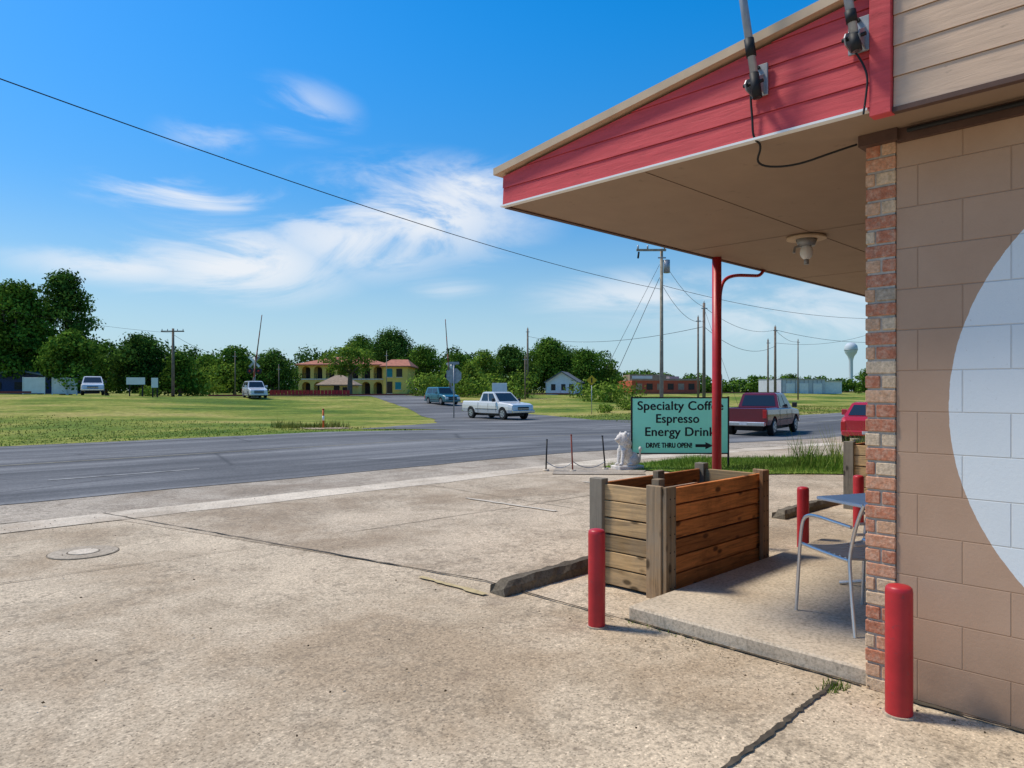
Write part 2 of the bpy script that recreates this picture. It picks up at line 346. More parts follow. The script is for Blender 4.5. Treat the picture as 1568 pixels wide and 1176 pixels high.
def blades(name,poly,n,h,w,mat,base=0.0):
    P=np.array(poly); lo,hi=P.min(0),P.max(0)
    def inside(X,Y):
        c=np.zeros(len(X),bool); j=len(P)-1
        for i in range(len(P)):
            xi,yi=P[i]; xj,yj=P[j]
            cond=((yi>Y)!=(yj>Y))&(X<(xj-xi)*(Y-yi)/(yj-yi+1e-12)+xi); c^=cond; j=i
        return c
    X=rng.uniform(lo[0],hi[0],n*2); Y=rng.uniform(lo[1],hi[1],n*2); k=inside(X,Y); X=X[k][:n]; Y=Y[k][:n]
    Z=np.array([gz_vu(a,b) for a,b in zip(X,Y)])+base; m=len(X)
    clump=0.6+0.8*np.sin(X*0.9+np.sin(Y*1.7)*2)**2*rng.uniform(0.5,1,m)
    a=rng.uniform(0,6.28,m); H=h*clump*rng.uniform(0.5,1.3,m)
    dx,dy=np.cos(a)*w/2,np.sin(a)*w/2; lx,ly=rng.normal(0,0.3,m)*H,rng.normal(0,0.3,m)*H
    V=np.stack([np.stack([X-dx,Y-dy,Z],1),np.stack([X+dx,Y+dy,Z],1),np.stack([X+lx,Y+ly,Z+H],1)],1).reshape(-1,3)
    o=fastmesh(name,V,3,mat); o.rotation_euler=(0,0,ANG); return o
blades('verge_grass_blades',ISL,16000,0.10,0.012,BLADEG,0.02)
blades('tall_grass',[(14.0,5.2),(15.2,5.1),(15.2,6.6),(14.0,6.4)],500,0.5,0.02,BLADEG,0.02)
blades('tall_grass',[(15.2,6.0),(17.2,5.1),(17.6,7.0)],300,0.6,0.02,BLADE,0.02)
blades('field_grass_blades',[(-60,24.35),(21,24.35),(16,28),(-60,34)],16000,0.045,0.04,BLADEG)
blades('field_grass_blades',[(-70,25),(19,25),(10,48),(-70,60)],26000,0.06,0.06,BLADE)
blades('field_grass_blades',[(34,24.6),(90,24.6),(90,40),(40,36)],10000,0.07,0.08,BLADE)
blades('weed_tuft',[(3.82,1.5),(4.0,1.47),(4.0,1.6),(3.82,1.6)],90,0.035,0.008,BLADEG)
blades('weed_tuft',[(4.0,2.3),(4.06,2.3),(4.06,3.0),(4.0,3.0)],60,0.02,0.006,BLADEG)
# ---------------------------------------------------------------- commercial building (local axes: x=v along front, y=u outward, z up)
B=empty('commercial_building',(0,0,0),ANG)
VW,VF=4.05,3.66; UC=1.42; UT=3.82; ZS=2.95; SL=0.132; ZT=3.17; VE=24.0
def roofz(u): return ZT+(UT-u)*SL if u>-5 else ZT+(UT+5)*SL-(-5-u)*SL
def quadwall(name,pts,mat): return meshobj(name,pts,[tuple(range(len(pts)))],mat,B)
quadwall('block_wall',[(VW,1.27,0),(VW,1.27,2.96),(VW,-11,2.96),(VW,-11,0)],BLOCK)
quadwall('back_wall',[(VE,1.3,0),(VE,-11,0),(VE,-11,2.96),(VE,1.3,2.96)],BLOCK)
quadwall('rear_wall',[(VW,-11,0),(VW,-11,2.96),(VE,-11,2.96),(VE,-11,0)],BLOCK)
bm=bmesh.new(); z=0.0; row=0
while z<2.86:
    h=0.068
    if row%2==0: segs=[(1.272,1.42)]
    else: segs=[(1.272,1.338),(1.348,1.42)] if row%4==1 else [(1.272,1.365),(1.375,1.42)]
    for a,b in segs:
        j=random.uniform(-0.003,0.003); addbox(bm,(VW-0.012+j,a,z+0.004),(VW+0.09,b+random.uniform(-0.002,0.002),z+h),None,0.004)
    for k in range(2):
        a=VW+0.10+k*0.21; addbox(bm,(a,1.33,z+0.004),(a+0.2,1.42,z+h),None,0.004)
    z+=0.0765; row+=1
bm2('brick_pier',bm,BRICKU,B)
box('pier_mortar',(VW-0.004,1.276,0),(VW+0.52,1.412,2.94),MORTAR,B)
wins=[(5.6,7.6,0.9,2.3),(8.2,9.2,0.12,2.25),(10,13,0.9,2.3),(14.5,17.5,0.9,2.3),(18.5,21.5,0.9,2.3)]
GLASS=M('window_glass',0.08,0,(0.03,0.04,0.045),0.8).m
x=VW+0.525
for a,b,z0,z1 in wins:
    box('brick_facade',(x,1.30,0),(a,1.41,2.94),BRICKF,B); box('brick_facade',(a,1.30,0),(b,1.41,z0),BRICKF,B); box('brick_facade',(a,1.30,z1),(b,1.41,2.94),BRICKF,B)
    box('window_glass',(a,1.33,z0),(b,1.345,z1),GLASS,B)
    for q in (a,(a+b)/2-0.02,b-0.04): box('window_frame',(q+0.001,1.325,z0+0.001),(q+0.039,1.37,z1-0.001),WHITEM,B)
    x=b
box('brick_facade',(x,1.30,0),(VE,1.41,2.94),BRICKF,B)
SG=simple('soffit_seam',(0.15,0.105,0.075),0.9)
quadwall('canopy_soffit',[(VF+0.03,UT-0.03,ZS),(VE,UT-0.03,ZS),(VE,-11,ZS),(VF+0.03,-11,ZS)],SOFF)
for q in (2.6,): box('soffit_seam',(VF+0.05,q-0.002,ZS-0.003),(VE,q+0.002,ZS-0.0005),SG,B)
for q in (6.1,8.55,11.0,13.4): box('soffit_seam',(q-0.003,UC,ZS-0.0045),(q+0.003,UT-0.06,ZS-0.0035),SG,B)
rv=[(VF-0.05,UT+0.06,roofz(UT+0.06)+0.02),(VE+0.3,UT+0.06,roofz(UT+0.06)+0.02),(VE+0.3,-5,roofz(-5)+0.02),(VF-0.05,-5,roofz(-5)+0.02),(VE+0.3,-11.5,roofz(-11.5)+0.02),(VF-0.05,-11.5,roofz(-11.5)+0.02)]
rv2=[(a,b,c+0.05) for a,b,c in rv]
meshobj('roof',rv+rv2,[(0,3,2,1),(3,5,4,2),(6,7,8,9),(9,8,10,11),(0,1,7,6),(0,6,9,3),(3,9,11,5),(1,2,8,7),(2,4,10,8),(5,11,10,4)],BEIGET,B)
def boards(name,ua,ub,z0,mat,bh=0.135,lip=0.007):
    bm=bmesh.new(); z=z0
    while z<4.6:
        z1=z+bh-0.003
        def um(zz): return min(ub,UT-(zz-ZT)/SL)
        a0,a1=um(z),um(z1)
        if a0<=ua+0.01: break
        pts=[(ua,z),(a0,z)]
        if a1>ua+0.01: pts+=[(a1,z1),(ua,z1)]
        else: pts+=[(ua,ZT+(UT-ua)*SL)]
        if a1<a0 and a1<ub and a0==ub and a1>ua: pts.insert(2,(ub,min(z1,ZT+(UT-ub)*SL)))
        fr=[bm.verts.new((VF-lip*(1-(zz-z)/bh)-0.004,u,zz)) for u,zz in pts]
        bk=[bm.verts.new((VF+0.02,u,zz)) for u,zz in pts]
        bm.faces.new(fr); bm.faces.new(bk[::-1]); n=len(pts)
        for i in range(n): bm.faces.new((fr[i],bk[i],bk[(i+1)%n],fr[(i+1)%n]))
        z+=bh
    return bm2(name,bm,mat,B)
boards('red_fascia_boards',1.262,UT,ZS+0.012,REDS,0.12)
boards('beige_siding',-5,1.158,ZS-0.02,BEIGES,0.145)
zt=roofz(1.262)
box('red_corner_board',(VF-0.035,1.162,ZS-0.045),(VF+0.03,1.258,zt+0.01),REDS,B,0.003)
box('red_front_fascia',(VF+0.02,UT-0.025,ZS+0.0),(VE,UT+0.005,ZT+0.015),REDS,B)
box('drip_edge',(VF-0.028,1.27,ZS-0.006),(VF+0.02,UT+0.01,ZS+0.006),WHITEM,B)
box('drip_edge_front',(VF+0.021,UT-0.03,ZS-0.010),(VE,UT+0.012,ZS-0.001),DARKBR,B)
box('eave_trim',(VF-0.02,-11,ZS-0.045),(VF+0.02,1.16,ZS-0.022),DARKBR,B)
box('frieze',(VW-0.03,-11,ZS-0.07),(VW-0.001,1.26,ZS-0.002),DARKBR,B)
box('pier_cap',(VW-0.06,1.25,ZS-0.06),(VW+0.55,1.44,ZS-0.002),DARKBR,B)
tube('conduit',[(VW-0.06,1.2,ZS-0.03),(VW-0.07,-3,ZS-0.03)],0.012,BLACK,B)
def on(plane_v,px,py):
    a=(px-784)/F
    u=(plane_v*CA-a*plane_v*SA)/(a*CA+SA); Y=u*CA+plane_v*SA
    return (plane_v,u,CAMH+(HOR-py)/F*Y)
p=[on(VF-0.03,*q) for q in ((1150,130),(1149,150),(1152,180),(1153,213))]
p+=[(3.70,p[-1][1]-0.02,ZS-0.02),(3.78,1.92,ZS-0.10),(3.88,1.75,ZS-0.12),(3.97,1.55,ZS-0.06),(4.03,1.46,ZS-0.03)]
tube('service_cable',p,0.006,BLACK,B,smoothc=True)
p=[on(VF-0.04,*q) for q in ((1308,78),(1330,105),(1326,150),(1322,175))]
tube('service_cable',p,0.005,BLACK,B,smoothc=True)
e=empty('canopy_support_pole',(*vu2w(6.62,3.77),0),ANG)
cyl('post',(0,0,0),(0,0,ZS),0.047,REDB,e); box('base_plate',(-0.1,-0.1,0.008),(0.1,0.1,0.03),REDB,e)
tube('curved_arm',[(0.055,0.0,2.25),(0.06,0.0,2.48),(0.07,0.0,2.62),(0.14,0.0,2.74),(0.35,0.0,2.81),(0.75,0.01,2.85),(1.0,0.02,2.875),(1.06,0.02,2.95)],0.018,REDB,e,smoothc=True)
e=empty('ceiling_light',(2.59,6.32,ZS-0.006))
cyl('base_plate',(0,0,-0.02),(0,0,0),0.165,BEIGET,e,seg=32); cyl('socket',(0,0,-0.08),(0,0,-0.02),0.07,GALV,e,r1=0.09)
JAR=M('jar_glass',0.15,0,(0.75,0.75,0.72),0.5)
bm=bmesh.new(); bmesh.ops.create_uvsphere(bm,u_segments=16,v_segments=10,radius=0.055,matrix=Matrix.Translation((0,0,-0.13))@Matrix.Diagonal((1,1,1.3,1))); bm2('globe',bm,JAR.m,e,True)
cyl('neck',(0,0,-0.24),(0,0,-0.19),0.02,GALV,e)
tube('bulb_arm',[(0.0,0,-0.06),(-0.1,0,-0.09),(-0.11,0,-0.14)],0.012,GALV,e)
def strut(px0,py0,px1,py1,bx,by):
    e=empty('mast_bracket',(0,0,0),ANG)
    a=on(VF-0.09,px1,py1); top=on(VF-0.14,px0,py0)
    d=Vector(top)-Vector(a); t2=Vector(a)+d*1.9
    cyl('strut',a,t2,0.021,GALV,e,seg=12); cyl('strut_sleeve',Vector(a),Vector(a)+d*0.25,0.025,BLACK,e,seg=12); cyl('strut_collar',Vector(a)+d*0.42,Vector(a)+d*0.6,0.026,BLACK,e,seg=12)
    c=on(VF-0.02,bx,by)
    box('wall_plate',(VF-0.032,c[1]-0.05,c[2]-0.085),(VF-0.018,c[1]+0.05,c[2]+0.085),GALV,e,0.003)
    for s in (-0.033,0.033):
        bm=bmesh.new(); V=[(VF-0.03,c[1]+s,c[2]+0.03),(VF-0.03,c[1]+s,c[2]-0.075),(VF-0.10,c[1]+s,c[2]-0.06),(VF-0.115,c[1]+s,c[2]-0.03),(VF-0.10,c[1]+s,c[2]-0.005)]
        a_=[bm.verts.new(v) for v in V]; b_=[bm.verts.new((v[0],v[1]+0.006,v[2])) for v in V]
        bm.faces.new(a_); bm.faces.new(b_[::-1])
        for i in range(5): bm.faces.new((a_[i],b_[i],b_[(i+1)%5],a_[(i+1)%5]))
        bm2('bracket_cheek',bm,GALV,e)
    cyl('pivot_bolt',(VF-0.09,c[1]-0.055,c[2]-0.03),(VF-0.09,c[1]+0.055,c[2]-0.03),0.010,BLACK,e,seg=8)
    for s in (-0.07,0.07): cyl('bolt',(VF-0.045,c[1],c[2]+s),(VF-0.03,c[1],c[2]+s),0.010,BLACK,e,seg=8)
strut(1138,0,1160,150,1163,125); strut(1295,-25,1312,78,1316,55)
tube('overhead_wire',[(1.03,3.0,3.5),(1.06,3.0,3.38),(1.10,3.0,3.34),(1.15,3.0,3.38),(1.17,3.0,3.6)],0.003,BLACK,smoothc=True)
e=empty('patio',(0,0,0),ANG)
box('slab',(4.07,1.41,0.0),(VE,3.0,0.10),PATIO,e,0.012)
# ---------------------------------------------------------------- bollards
def bollard(v,u,z=0,h=0.66,r=0.058):
    x,y=vu2w(v,u); e=empty('bollard',(x,y,z)); bm=bmesh.new()
    prof=[(r,0.0),(r,h-0.03),(r*0.96,h-0.012),(r*0.8,h-0.002),(r*0.4,h+0.004),(0.001,h+0.006)]; seg=24
    rings=[[bm.verts.new((rr*math.cos(t*2*math.pi/seg),rr*math.sin(t*2*math.pi/seg),zz)) for t in range(seg)] for rr,zz in prof]
    for a,b in zip(rings,rings[1:]):
        for i in range(seg): bm.faces.new((a[i],a[(i+1)%seg],b[(i+1)%seg],b[i]))
    bm2('post',bm,REDB,e,True)
    cyl('footing',(0,0,0),(0,0,0.014),r*1.2,IRON,e,seg=14,smooth=False)
bollard(3.8,3.06); bollard(3.83,1.19,h=0.64,r=0.062); bollard(7.17,3.12,h=0.62); bollard(8.6,3.1,h=0.62)
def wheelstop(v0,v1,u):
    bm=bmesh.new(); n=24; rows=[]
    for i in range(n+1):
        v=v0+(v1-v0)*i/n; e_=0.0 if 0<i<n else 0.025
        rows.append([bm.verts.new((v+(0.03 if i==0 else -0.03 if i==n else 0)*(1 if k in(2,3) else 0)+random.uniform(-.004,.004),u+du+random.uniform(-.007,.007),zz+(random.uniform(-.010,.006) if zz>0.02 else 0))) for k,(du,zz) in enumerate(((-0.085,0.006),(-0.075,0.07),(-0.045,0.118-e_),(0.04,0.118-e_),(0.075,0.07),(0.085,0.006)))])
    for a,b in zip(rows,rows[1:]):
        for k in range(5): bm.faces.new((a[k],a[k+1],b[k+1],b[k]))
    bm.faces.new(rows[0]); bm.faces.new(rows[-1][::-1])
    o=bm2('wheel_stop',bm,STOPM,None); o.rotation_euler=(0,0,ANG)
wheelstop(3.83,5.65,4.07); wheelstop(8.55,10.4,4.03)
# ---------------------------------------------------------------- planters
SOIL=simple('soil',(0.06,0.04,0.028),0.95,scale=20,bump=0.5)
def planter(v0,v1,u0,u1,top=0.87):
    e=empty('wooden_planter',(0,0,0),ANG); t=0.035
    red=bmesh.new(); pine=bmesh.new(); post=bmesh.new(); gpost=bmesh.new(); cap=bmesh.new()
    nb=6; zb=0.03; bh=(top-0.03-zb)/nb
    for i in range(nb):
        z0=zb+i*bh+0.006; z1=zb+(i+1)*bh-0.005; j=lambda:random.uniform(-0.005,0.005)
        addbox(red,(v0+0.02,u0+j(),z0+j()*.5),(v1-0.01,u0+t+j(),z1+j()*.5),None,0.004)
        addbox(red,(v0+0.05,u1-t+j(),z0),(v1-0.01,u1+j(),z1),None,0.004)
        addbox(pine,(v0+j(),u0+0.125,z0+j()*.6),(v0+t+j(),u1-0.07,z1+j()*.6),None,0.004)
        addbox(pine,(v1-t+j(),u0+0.05,z0),(v1+j(),u1-0.05,z1),None,0.004)
    addbox(post,(v0-0.03,u0-0.02,0.0),(v0+0.012,u0+0.115,top+0.0),None,0.004)
    addbox(post,(v0-0.02,u0-0.062,0.0),(v0+0.115,u0-0.025,top-0.005),None,0.004)
    addbox(gpost,(v0-0.035,u1-0.10,0.0),(v0+0.05,u1+0.03,top+0.01),None,0.004)
    addbox(gpost,(v1-0.07,u1-0.08,0.0),(v1+0.02,u1+0.02,top+0.02),None,0.004)
    addbox(post,(v1-0.005,u0-0.03,0.0),(v1+0.03,u0+0.09,top),None,0.004)
    addbox(cap,(v1-0.09,u0-0.055,0.0),(v1+0.03,u0-0.018,top),None,0.004)
    addbox(post,((v0+v1)/2-0.05,u1-0.10,0.1),((v0+v1)/2+0.05,u1-0.04,top+0.01),None,0.004)
    addbox(post,(v0+0.05,u0+0.05,0.1),(v0+0.13,u0+0.12,top+0.04),None,0.004)
    bm2('long_boards',red,WB[0],e); bm2('end_boards',pine,WB[1],e); bm2('corner_posts',post,WB[2],e); bm2('weathered_posts',gpost,WGREY,e); bm2('corner_trim',cap,WB[3],e)
    box('soil',(v0+t+0.005,u0+t+0.005,0.3),(v1-t-0.005,u1-t-0.005,0.42),SOIL,e)
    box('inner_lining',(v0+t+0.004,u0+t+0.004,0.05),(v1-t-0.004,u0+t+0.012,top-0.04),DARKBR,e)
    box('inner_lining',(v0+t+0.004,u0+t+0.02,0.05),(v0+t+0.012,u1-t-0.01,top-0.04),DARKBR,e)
    bm=bmesh.new()
    for zz in [zb+bh*(i+.5) for i in range(nb)]:
        for vv in (v0+0.03,v0+0.09): addcyl(bm,(vv,u0-0.066,zz),(vv,u0-0.060,zz),0.005,seg=6)
        for vv in (v1-0.07,v1-0.01): addcyl(bm,(vv,u0-0.060,zz),(vv,u0-0.053,zz),0.005,seg=6)
    bm2('screws',bm,BLACK,e)
planter(4.62,6.25,3.10,3.74); planter(9.95,11.6,3.10,3.74,0.9)
# ---------------------------------------------------------------- chair & table
e=empty('metal_chair',(2.26,4.70,0.10),math.radians(14))
for s in (-1,1):
    x=0.255*s
    tube('side_frame',[(x*1.04,0.27,0.0),(x*1.02,0.25,0.3),(x,0.23,0.58),(x,0.19,0.655),(x,0.1,0.675),(x,-0.1,0.665),(x*0.95,-0.24,0.655)],0.0115,ALU,e,smoothc=True)
    tube('back_leg',[(x*1.04,-0.30,0.0),(x*0.92,-0.21,0.40),(x*0.85,-0.2,0.5),(x*0.85,-0.26,0.70),(x*0.82,-0.31,0.80)],0.0115,ALU,e,smoothc=True)
    tube('seat_rail',[(x*0.9,-0.2,0.44),(x*0.9,0.0,0.44),(x*0.96,0.24,0.46)],0.011,ALU,e,smoothc=True)
tube('top_rail',[(-0.21,-0.31,0.79),(-0.17,-0.325,0.84),(0,-0.33,0.86),(0.17,-0.325,0.84),(0.21,-0.31,0.79)],0.0115,ALU,e,smoothc=True)
for i in range(9):
    y=-0.17+i*0.05; tube('seat_slat',[(-0.23,y,0.45),(-0.1,y,0.432),(0.1,y,0.432),(0.23,y,0.45)],0.009,ALU,e,smoothc=True)
for i in range(4):
    z=0.54+i*0.07; y=-0.215-(z-0.5)*0.3; tube('back_slat',[(-0.21,y,z),(0,y-0.03,z),(0.21,y,z)],0.009,ALU,e,smoothc=True)
e=empty('cafe_table',(2.80,5.42,0.10),math.radians(20))
bm=bmesh.new(); addbox(bm,(-0.33,-0.33,0.645),(0.33,0.33,0.67),None,0.006); bm2('top',bm,WHITEM,e)
cyl('stem',(0,0,0.03),(0,0,0.645),0.025,ALU,e)
for k in range(4):
    a=k*math.pi/2+0.78; tube('foot',[(0,0,0.06),(0.15*math.cos(a),0.15*math.sin(a),0.04),(0.3*math.cos(a),0.3*math.sin(a),0.012)],0.014,ALU,e)
# ---------------------------------------------------------------- sign
MINT=simple('mint_banner',(0.34,0.94,0.66),0.6,var=0.04,scale=2)
INK=simple('black_ink',(0.015,0.015,0.018),0.6)
SY=14.5; e=empty('coffee_sign',(2.40,SY,0))
box('panel',(0.03,-0.012,0.33),(1.95,0.012,1.43),MINT,e)
for nm,a,b in (('post_left',0,0.03),('post_right',1.95,1.98)): box(nm,(a,-0.02,0.0),(b,0.02,1.47),BLACK,e)
box('frame_top',(0.0301,-0.018,1.43),(1.9499,0.018,1.455),BLACK,e); box('frame_bottom',(0.0301,-0.018,0.305),(1.9499,0.018,0.33),BLACK,e)
def text(s,x,z,size,width=None):
    for k,(dx,dz) in enumerate(((0,0),(0.012,0.0),(0.006,0.006))):
        cu=bpy.data.curves.new('lettering','FONT'); cu.body=s; cu.size=size; cu.align_x='CENTER'; cu.align_y='CENTER'; cu.space_character=1.03
        o=bpy.data.objects.new('lettering',cu); COL.objects.link(o); cu.materials.append(INK); o.parent=e; o.location=(x+dx,-0.0145-0.001*k,z+dz); o.rotation_euler=(math.pi/2,0,0)
        if width:
            bpy.context.view_layer.update(); o.scale=(width/max(o.dimensions.x,0.01),1,1)
text('Specialty Coffee',0.99,1.27,0.25,1.72); text('Espresso',0.93,1.01,0.25,0.86); text('Energy Drinks',1.03,0.745,0.25,1.5); text('DRIVE THRU OPEN!',0.76,0.475,0.14,0.92)
meshobj('arrow',[(1.3,-0.014,0.505),(1.5,-0.014,0.505),(1.5,-0.014,0.545),(1.66,-0.014,0.475),(1.5,-0.014,0.405),(1.5,-0.014,0.445),(1.3,-0.014,0.445)],[(0,1,2,3,4,5,6)],INK,e)
sheet('concrete_pad',rough([w2vu(0.75,13.5),w2vu(2.5,13.4),w2vu(2.8,14.9),w2vu(0.9,15.1)],0.4,0.04),0.022,SHOULDER)
RUST=simple('rusty_steel',(0.26,0.06,0.04),0.8,var=0.4,scale=20)
for nm,px,Y,h,mt,lean in (('steel_post',836,14.1,0.62,BLACK,0.02),('steel_post',877,14.0,0.72,RUST,-0.03),('steel_post',927,14.3,0.68,BLACK,-0.06)):
    x=pw(px,Y); e=empty(nm,(x,Y,0)); cyl('stake',(0,0,0),(lean,0,h),0.015,mt,e); cyl('cap',(lean,0,h),(lean,0,h+0.012),0.02,mt,e); cyl('footing',(0,0,0),(0,0,0.045),0.06,GUTTER,e,seg=12)
e=empty('chain',(0,0,0))
for a,b in (((0.67,14.1,0.2),(1.19,14.0,0.2)),((1.19,14.0,0.2),(1.86,14.3,0.18))):
    pts=[(lerp(a[0],b[0],t/10),lerp(a[1],b[1],t/10),lerp(a[2],b[2],t/10)-0.12*4*(t/10)*(1-t/10)) for t in range(11)]; tube('links',pts,0.008,GALV,e)
# ---------------------------------------------------------------- lion statue
LION=concrete('white_stone',(0.80,0.75,0.68),0.8,agg=False,stain=0.3,seedloc=1)
e=empty('lion_statue',(pw(960,14.4),14.4,0.0),math.radians(205))
box('plinth',(-0.30,-0.17,0.0),(0.28,0.17,0.09),LION,e,0.012)
bm=bmesh.new()
def ell(c,r,rot=0):
    bmesh.ops.create_icosphere(bm,subdivisions=3,radius=1,matrix=Matrix.Translation(c)@Matrix.Rotation(rot,4,'Y')@Matrix.Diagonal((*r,1)))
ell((-0.13,0,0.22),(0.14,0.13,0.14)); ell((0.0,0,0.34),(0.12,0.105,0.20),0.5); ell((0.07,0,0.45),(0.11,0.11,0.13))
ell((0.09,0,0.60),(0.115,0.135,0.15)); ell((0.03,0,0.52),(0.12,0.12,0.15)); ell((0.15,0,0.64),(0.09,0.08,0.085)); ell((0.23,0,0.61),(0.055,0.045,0.04)); ell((0.22,0,0.575),(0.04,0.035,0.025))
for s in (-1,1):
    ell((-0.10,s*0.10,0.18),(0.11,0.055,0.10)); ell((0.0,s*0.12,0.115),(0.09,0.035,0.03))
    addcyl(bm,(0.12,s*0.075,0.42),(0.16,s*0.07,0.12),0.05,0.034,10); ell((0.19,s*0.07,0.115),(0.055,0.04,0.03)); ell((0.10,s*0.085,0.735),(0.025,0.02,0.03)); ell((0.19,s*0.035,0.665),(0.025,0.02,0.02))
for k in range(26):
    a=k*2.4; h=0.45+0.01*k; ell((0.06+0.09*math.cos(a)*0.7,0.115*math.sin(a),h+0.02),(0.04,0.035,0.055),0.3)
for i in range(6):
    t=i/5; t2=(i+1)/5; addcyl(bm,(-0.22-0.03*math.sin(t*3),0.03+0.1*t,0.12+0.22*t*t),(-0.22-0.03*math.sin(t2*3),0.03+0.1*t2,0.12+0.22*t2*t2),0.02,0.02,8)
ell((-0.22,0.14,0.42),(0.035,0.035,0.05))
o=bm2('body',bm,LION,e,True); rm=o.modifiers.new('r','REMESH'); rm.mode='VOXEL'; rm.voxel_size=0.011; rm.use_smooth_shade=True
sm=o.modifiers.new('s','SMOOTH'); sm.iterations=2
# ---------------------------------------------------------------- vehicles
TYRE=simple('tyre',(0.02,0.02,0.02),0.85); RIM=simple('rim',(0.45,0.45,0.46),0.35,0.7,0.1); CHROME=simple('chrome',(0.6,0.6,0.6),0.2,0.9,0.05)
CGLASS=M('car_glass',0.06,0,(0.02,0.025,0.03),0.7).m; LAMP=simple('headlamp',(0.7,0.7,0.68),0.2,var=0.05); TAIL=simple('tail_lamp',(0.45,0.02,0.02),0.3,var=0.1); DARKP=simple('dark_plastic',(0.03,0.03,0.03),0.6)
PLATE=simple('licence_plate',(0.6,0.6,0.6),0.5)
def vehicle(name,x,y,heading,col,kind='pickup',z=None):
    P=M(name+'_paint',0.25,0.1,col,0.5); P.b.inputs['Coat Weight'].default_value=0.5; P.b.inputs['Coat Roughness'].default_value=0.08
    P=P.m
    e=empty(name,(x,y,gz(x,y)+0.02 if z is None else z),heading)
    if kind=='pickup':
        W=0.97; st=[(2.86,.52,.80,.80),(2.80,.45,.98,.90),(2.45,.42,1.07,W),(1.35,.38,1.16,W),(1.2,.36,1.19,W),(-0.75,.36,1.2,W),(-0.9,.36,1.2,W),(-2.75,.45,1.2,W),(-2.83,.5,1.18,W*.97)]
        g=dict(x0=1.35,x1=-0.82,t0=0.62,t1=-0.62,zb=1.16,zt=1.78,hw=0.9,tw=0.74); wx=(1.85,-1.75); wr=0.39
    else:
        W=0.89; st=[(2.3,.35,.62,.70),(2.22,.28,.74,.82),(1.8,.25,.84,W),(1.0,.22,.94,W),(0.8,.22,.96,W),(-1.3,.22,.98,W),(-1.5,.22,1.0,W),(-2.15,.28,.98,W*.97),(-2.3,.38,.85,W*.88)]
        g=dict(x0=1.1,x1=-1.75,t0=0.35,t1=-1.0,zb=.93,zt=1.42,hw=0.83,tw=0.6); wx=(1.4,-1.4); wr=0.32
        if kind=='suv': st=[(a,b,c*1.13,d) for a,b,c,d in st]; g=dict(x0=1.0,x1=-2.15,t0=0.45,t1=-1.95,zb=1.05,zt=1.68,hw=0.84,tw=0.68); wr=.35
    bm=bmesh.new(); rings=[]
    for sx,zb,zt,hw in st:
        h=zt-zb
        half=[(hw*.80,zb),(hw*.95,zb+.06*h),(hw,zb+.35*h),(hw*.995,zb+.65*h),(hw*.965,zb+.9*h),(hw*.88,zt)]
        rings.append([bm.verts.new((sx,a,b)) for a,b in half]+[bm.verts.new((sx,-a,b)) for a,b in half[::-1]])
    n=12
    for a,b in zip(rings,rings[1:]):
        for i in range(n): bm.faces.new((a[i],a[(i+1)%n],b[(i+1)%n],b[i]))
    bm.faces.new(rings[0]); bm.faces.new(rings[-1][::-1])
    body=bm2('body',bm,P,e)
    cut=bmesh.new()
    for wxx in wx:
        for s in (-1,1): addcyl(cut,(wxx,s*(W-0.32),wr),(wxx,s*(W+0.2),wr),wr+0.075,seg=24)
    if kind=='pickup': addbox(cut,(-2.72,-0.78,0.75),(-0.95,0.78,1.5))
    bmesh.ops.recalc_face_normals(cut,faces=cut.faces)
    cme=bpy.data.meshes.new('c'); cut.to_mesh(cme); cut.free()
    cobj=bpy.data.objects.new('c',cme); COL.objects.link(cobj); cobj.parent=e
    md=body.modifiers.new('b','BOOLEAN'); md.operation='DIFFERENCE'; md.solver='EXACT'; md.object=cobj
    bpy.context.view_layer.update()
    dg=bpy.context.evaluated_depsgraph_get(); nm=bpy.data.meshes.new_from_object(body.evaluated_get(dg)); body.modifiers.clear(); body.data=nm
    bpy.data.objects.remove(cobj)
    zb,zt,hw,tw=g['zb'],g['zt'],g['hw'],g['tw']
    b=[Vector((g['x0'],-hw,zb)),Vector((g['x0'],hw,zb)),Vector((g['x1'],hw,zb)),Vector((g['x1'],-hw,zb))]
    t=[Vector((g['t0'],-tw,zt)),Vector((g['t0'],tw,zt)),Vector((g['t1'],tw,zt)),Vector((g['t1'],-tw,zt))]
    tt=[Vector((lerp(p.x,(g['t0']+g['t1'])/2,.15),p.y*.85,zt+0.05)) for p in t]
    meshobj('cab',b+t+tt,[(0,1,5,4),(1,2,6,5),(2,3,7,6),(3,0,4,7),(4,5,9,8),(5,6,10,9),(6,7,11,10),(7,4,8,11),(8,9,10,11)],P,e)
    def panel(nm,q,u0,u1,v0,v1,mt,off=0.012):
        f=lambda u,v:(q[0].lerp(q[1],u)).lerp(q[3].lerp(q[2],u),v)
        P4=[f(u0,v0),f(u1,v0),f(u1,v1),f(u0,v1)]; nn=(P4[1]-P4[0]).cross(P4[3]-P4[0]).normalized()
        c=Vector(((g['x0']+g['x1'])/2,0,(zb+zt)/2)); 
        if nn.dot(P4[0]-c)<0: nn=-nn
        meshobj(nm,[p+nn*off for p in P4],[(0,1,2,3)],mt,e)
    panel('windshield',(b[0],b[1],t[1],t[0]),.06,.94,.08,.93,CGLASS); panel('rear_window',(b[2],b[3],t[3],t[2]),.08,.92,.15,.9,CGLASS)
    for q in ((b[1],b[2],t[2],t[1]),(b[0],b[3],t[3],t[0])):
        panel('side_window',q,.10,.48,.1,.9,CGLASS); panel('side_window',q,.53,.90,.1,.9,CGLASS)
    fx,rx=st[0][0],st[-1][0]
    zf=st[0][2]
    box('grille',(fx-0.04,-.45,zf-.22),(fx+0.025,.45,zf+0.05),DARKP,e,0.01); box('grille_bar',(fx+0.026,-.45,zf-.10),(fx+0.035,.45,zf-.06),CHROME if kind=='pickup' else P,e)
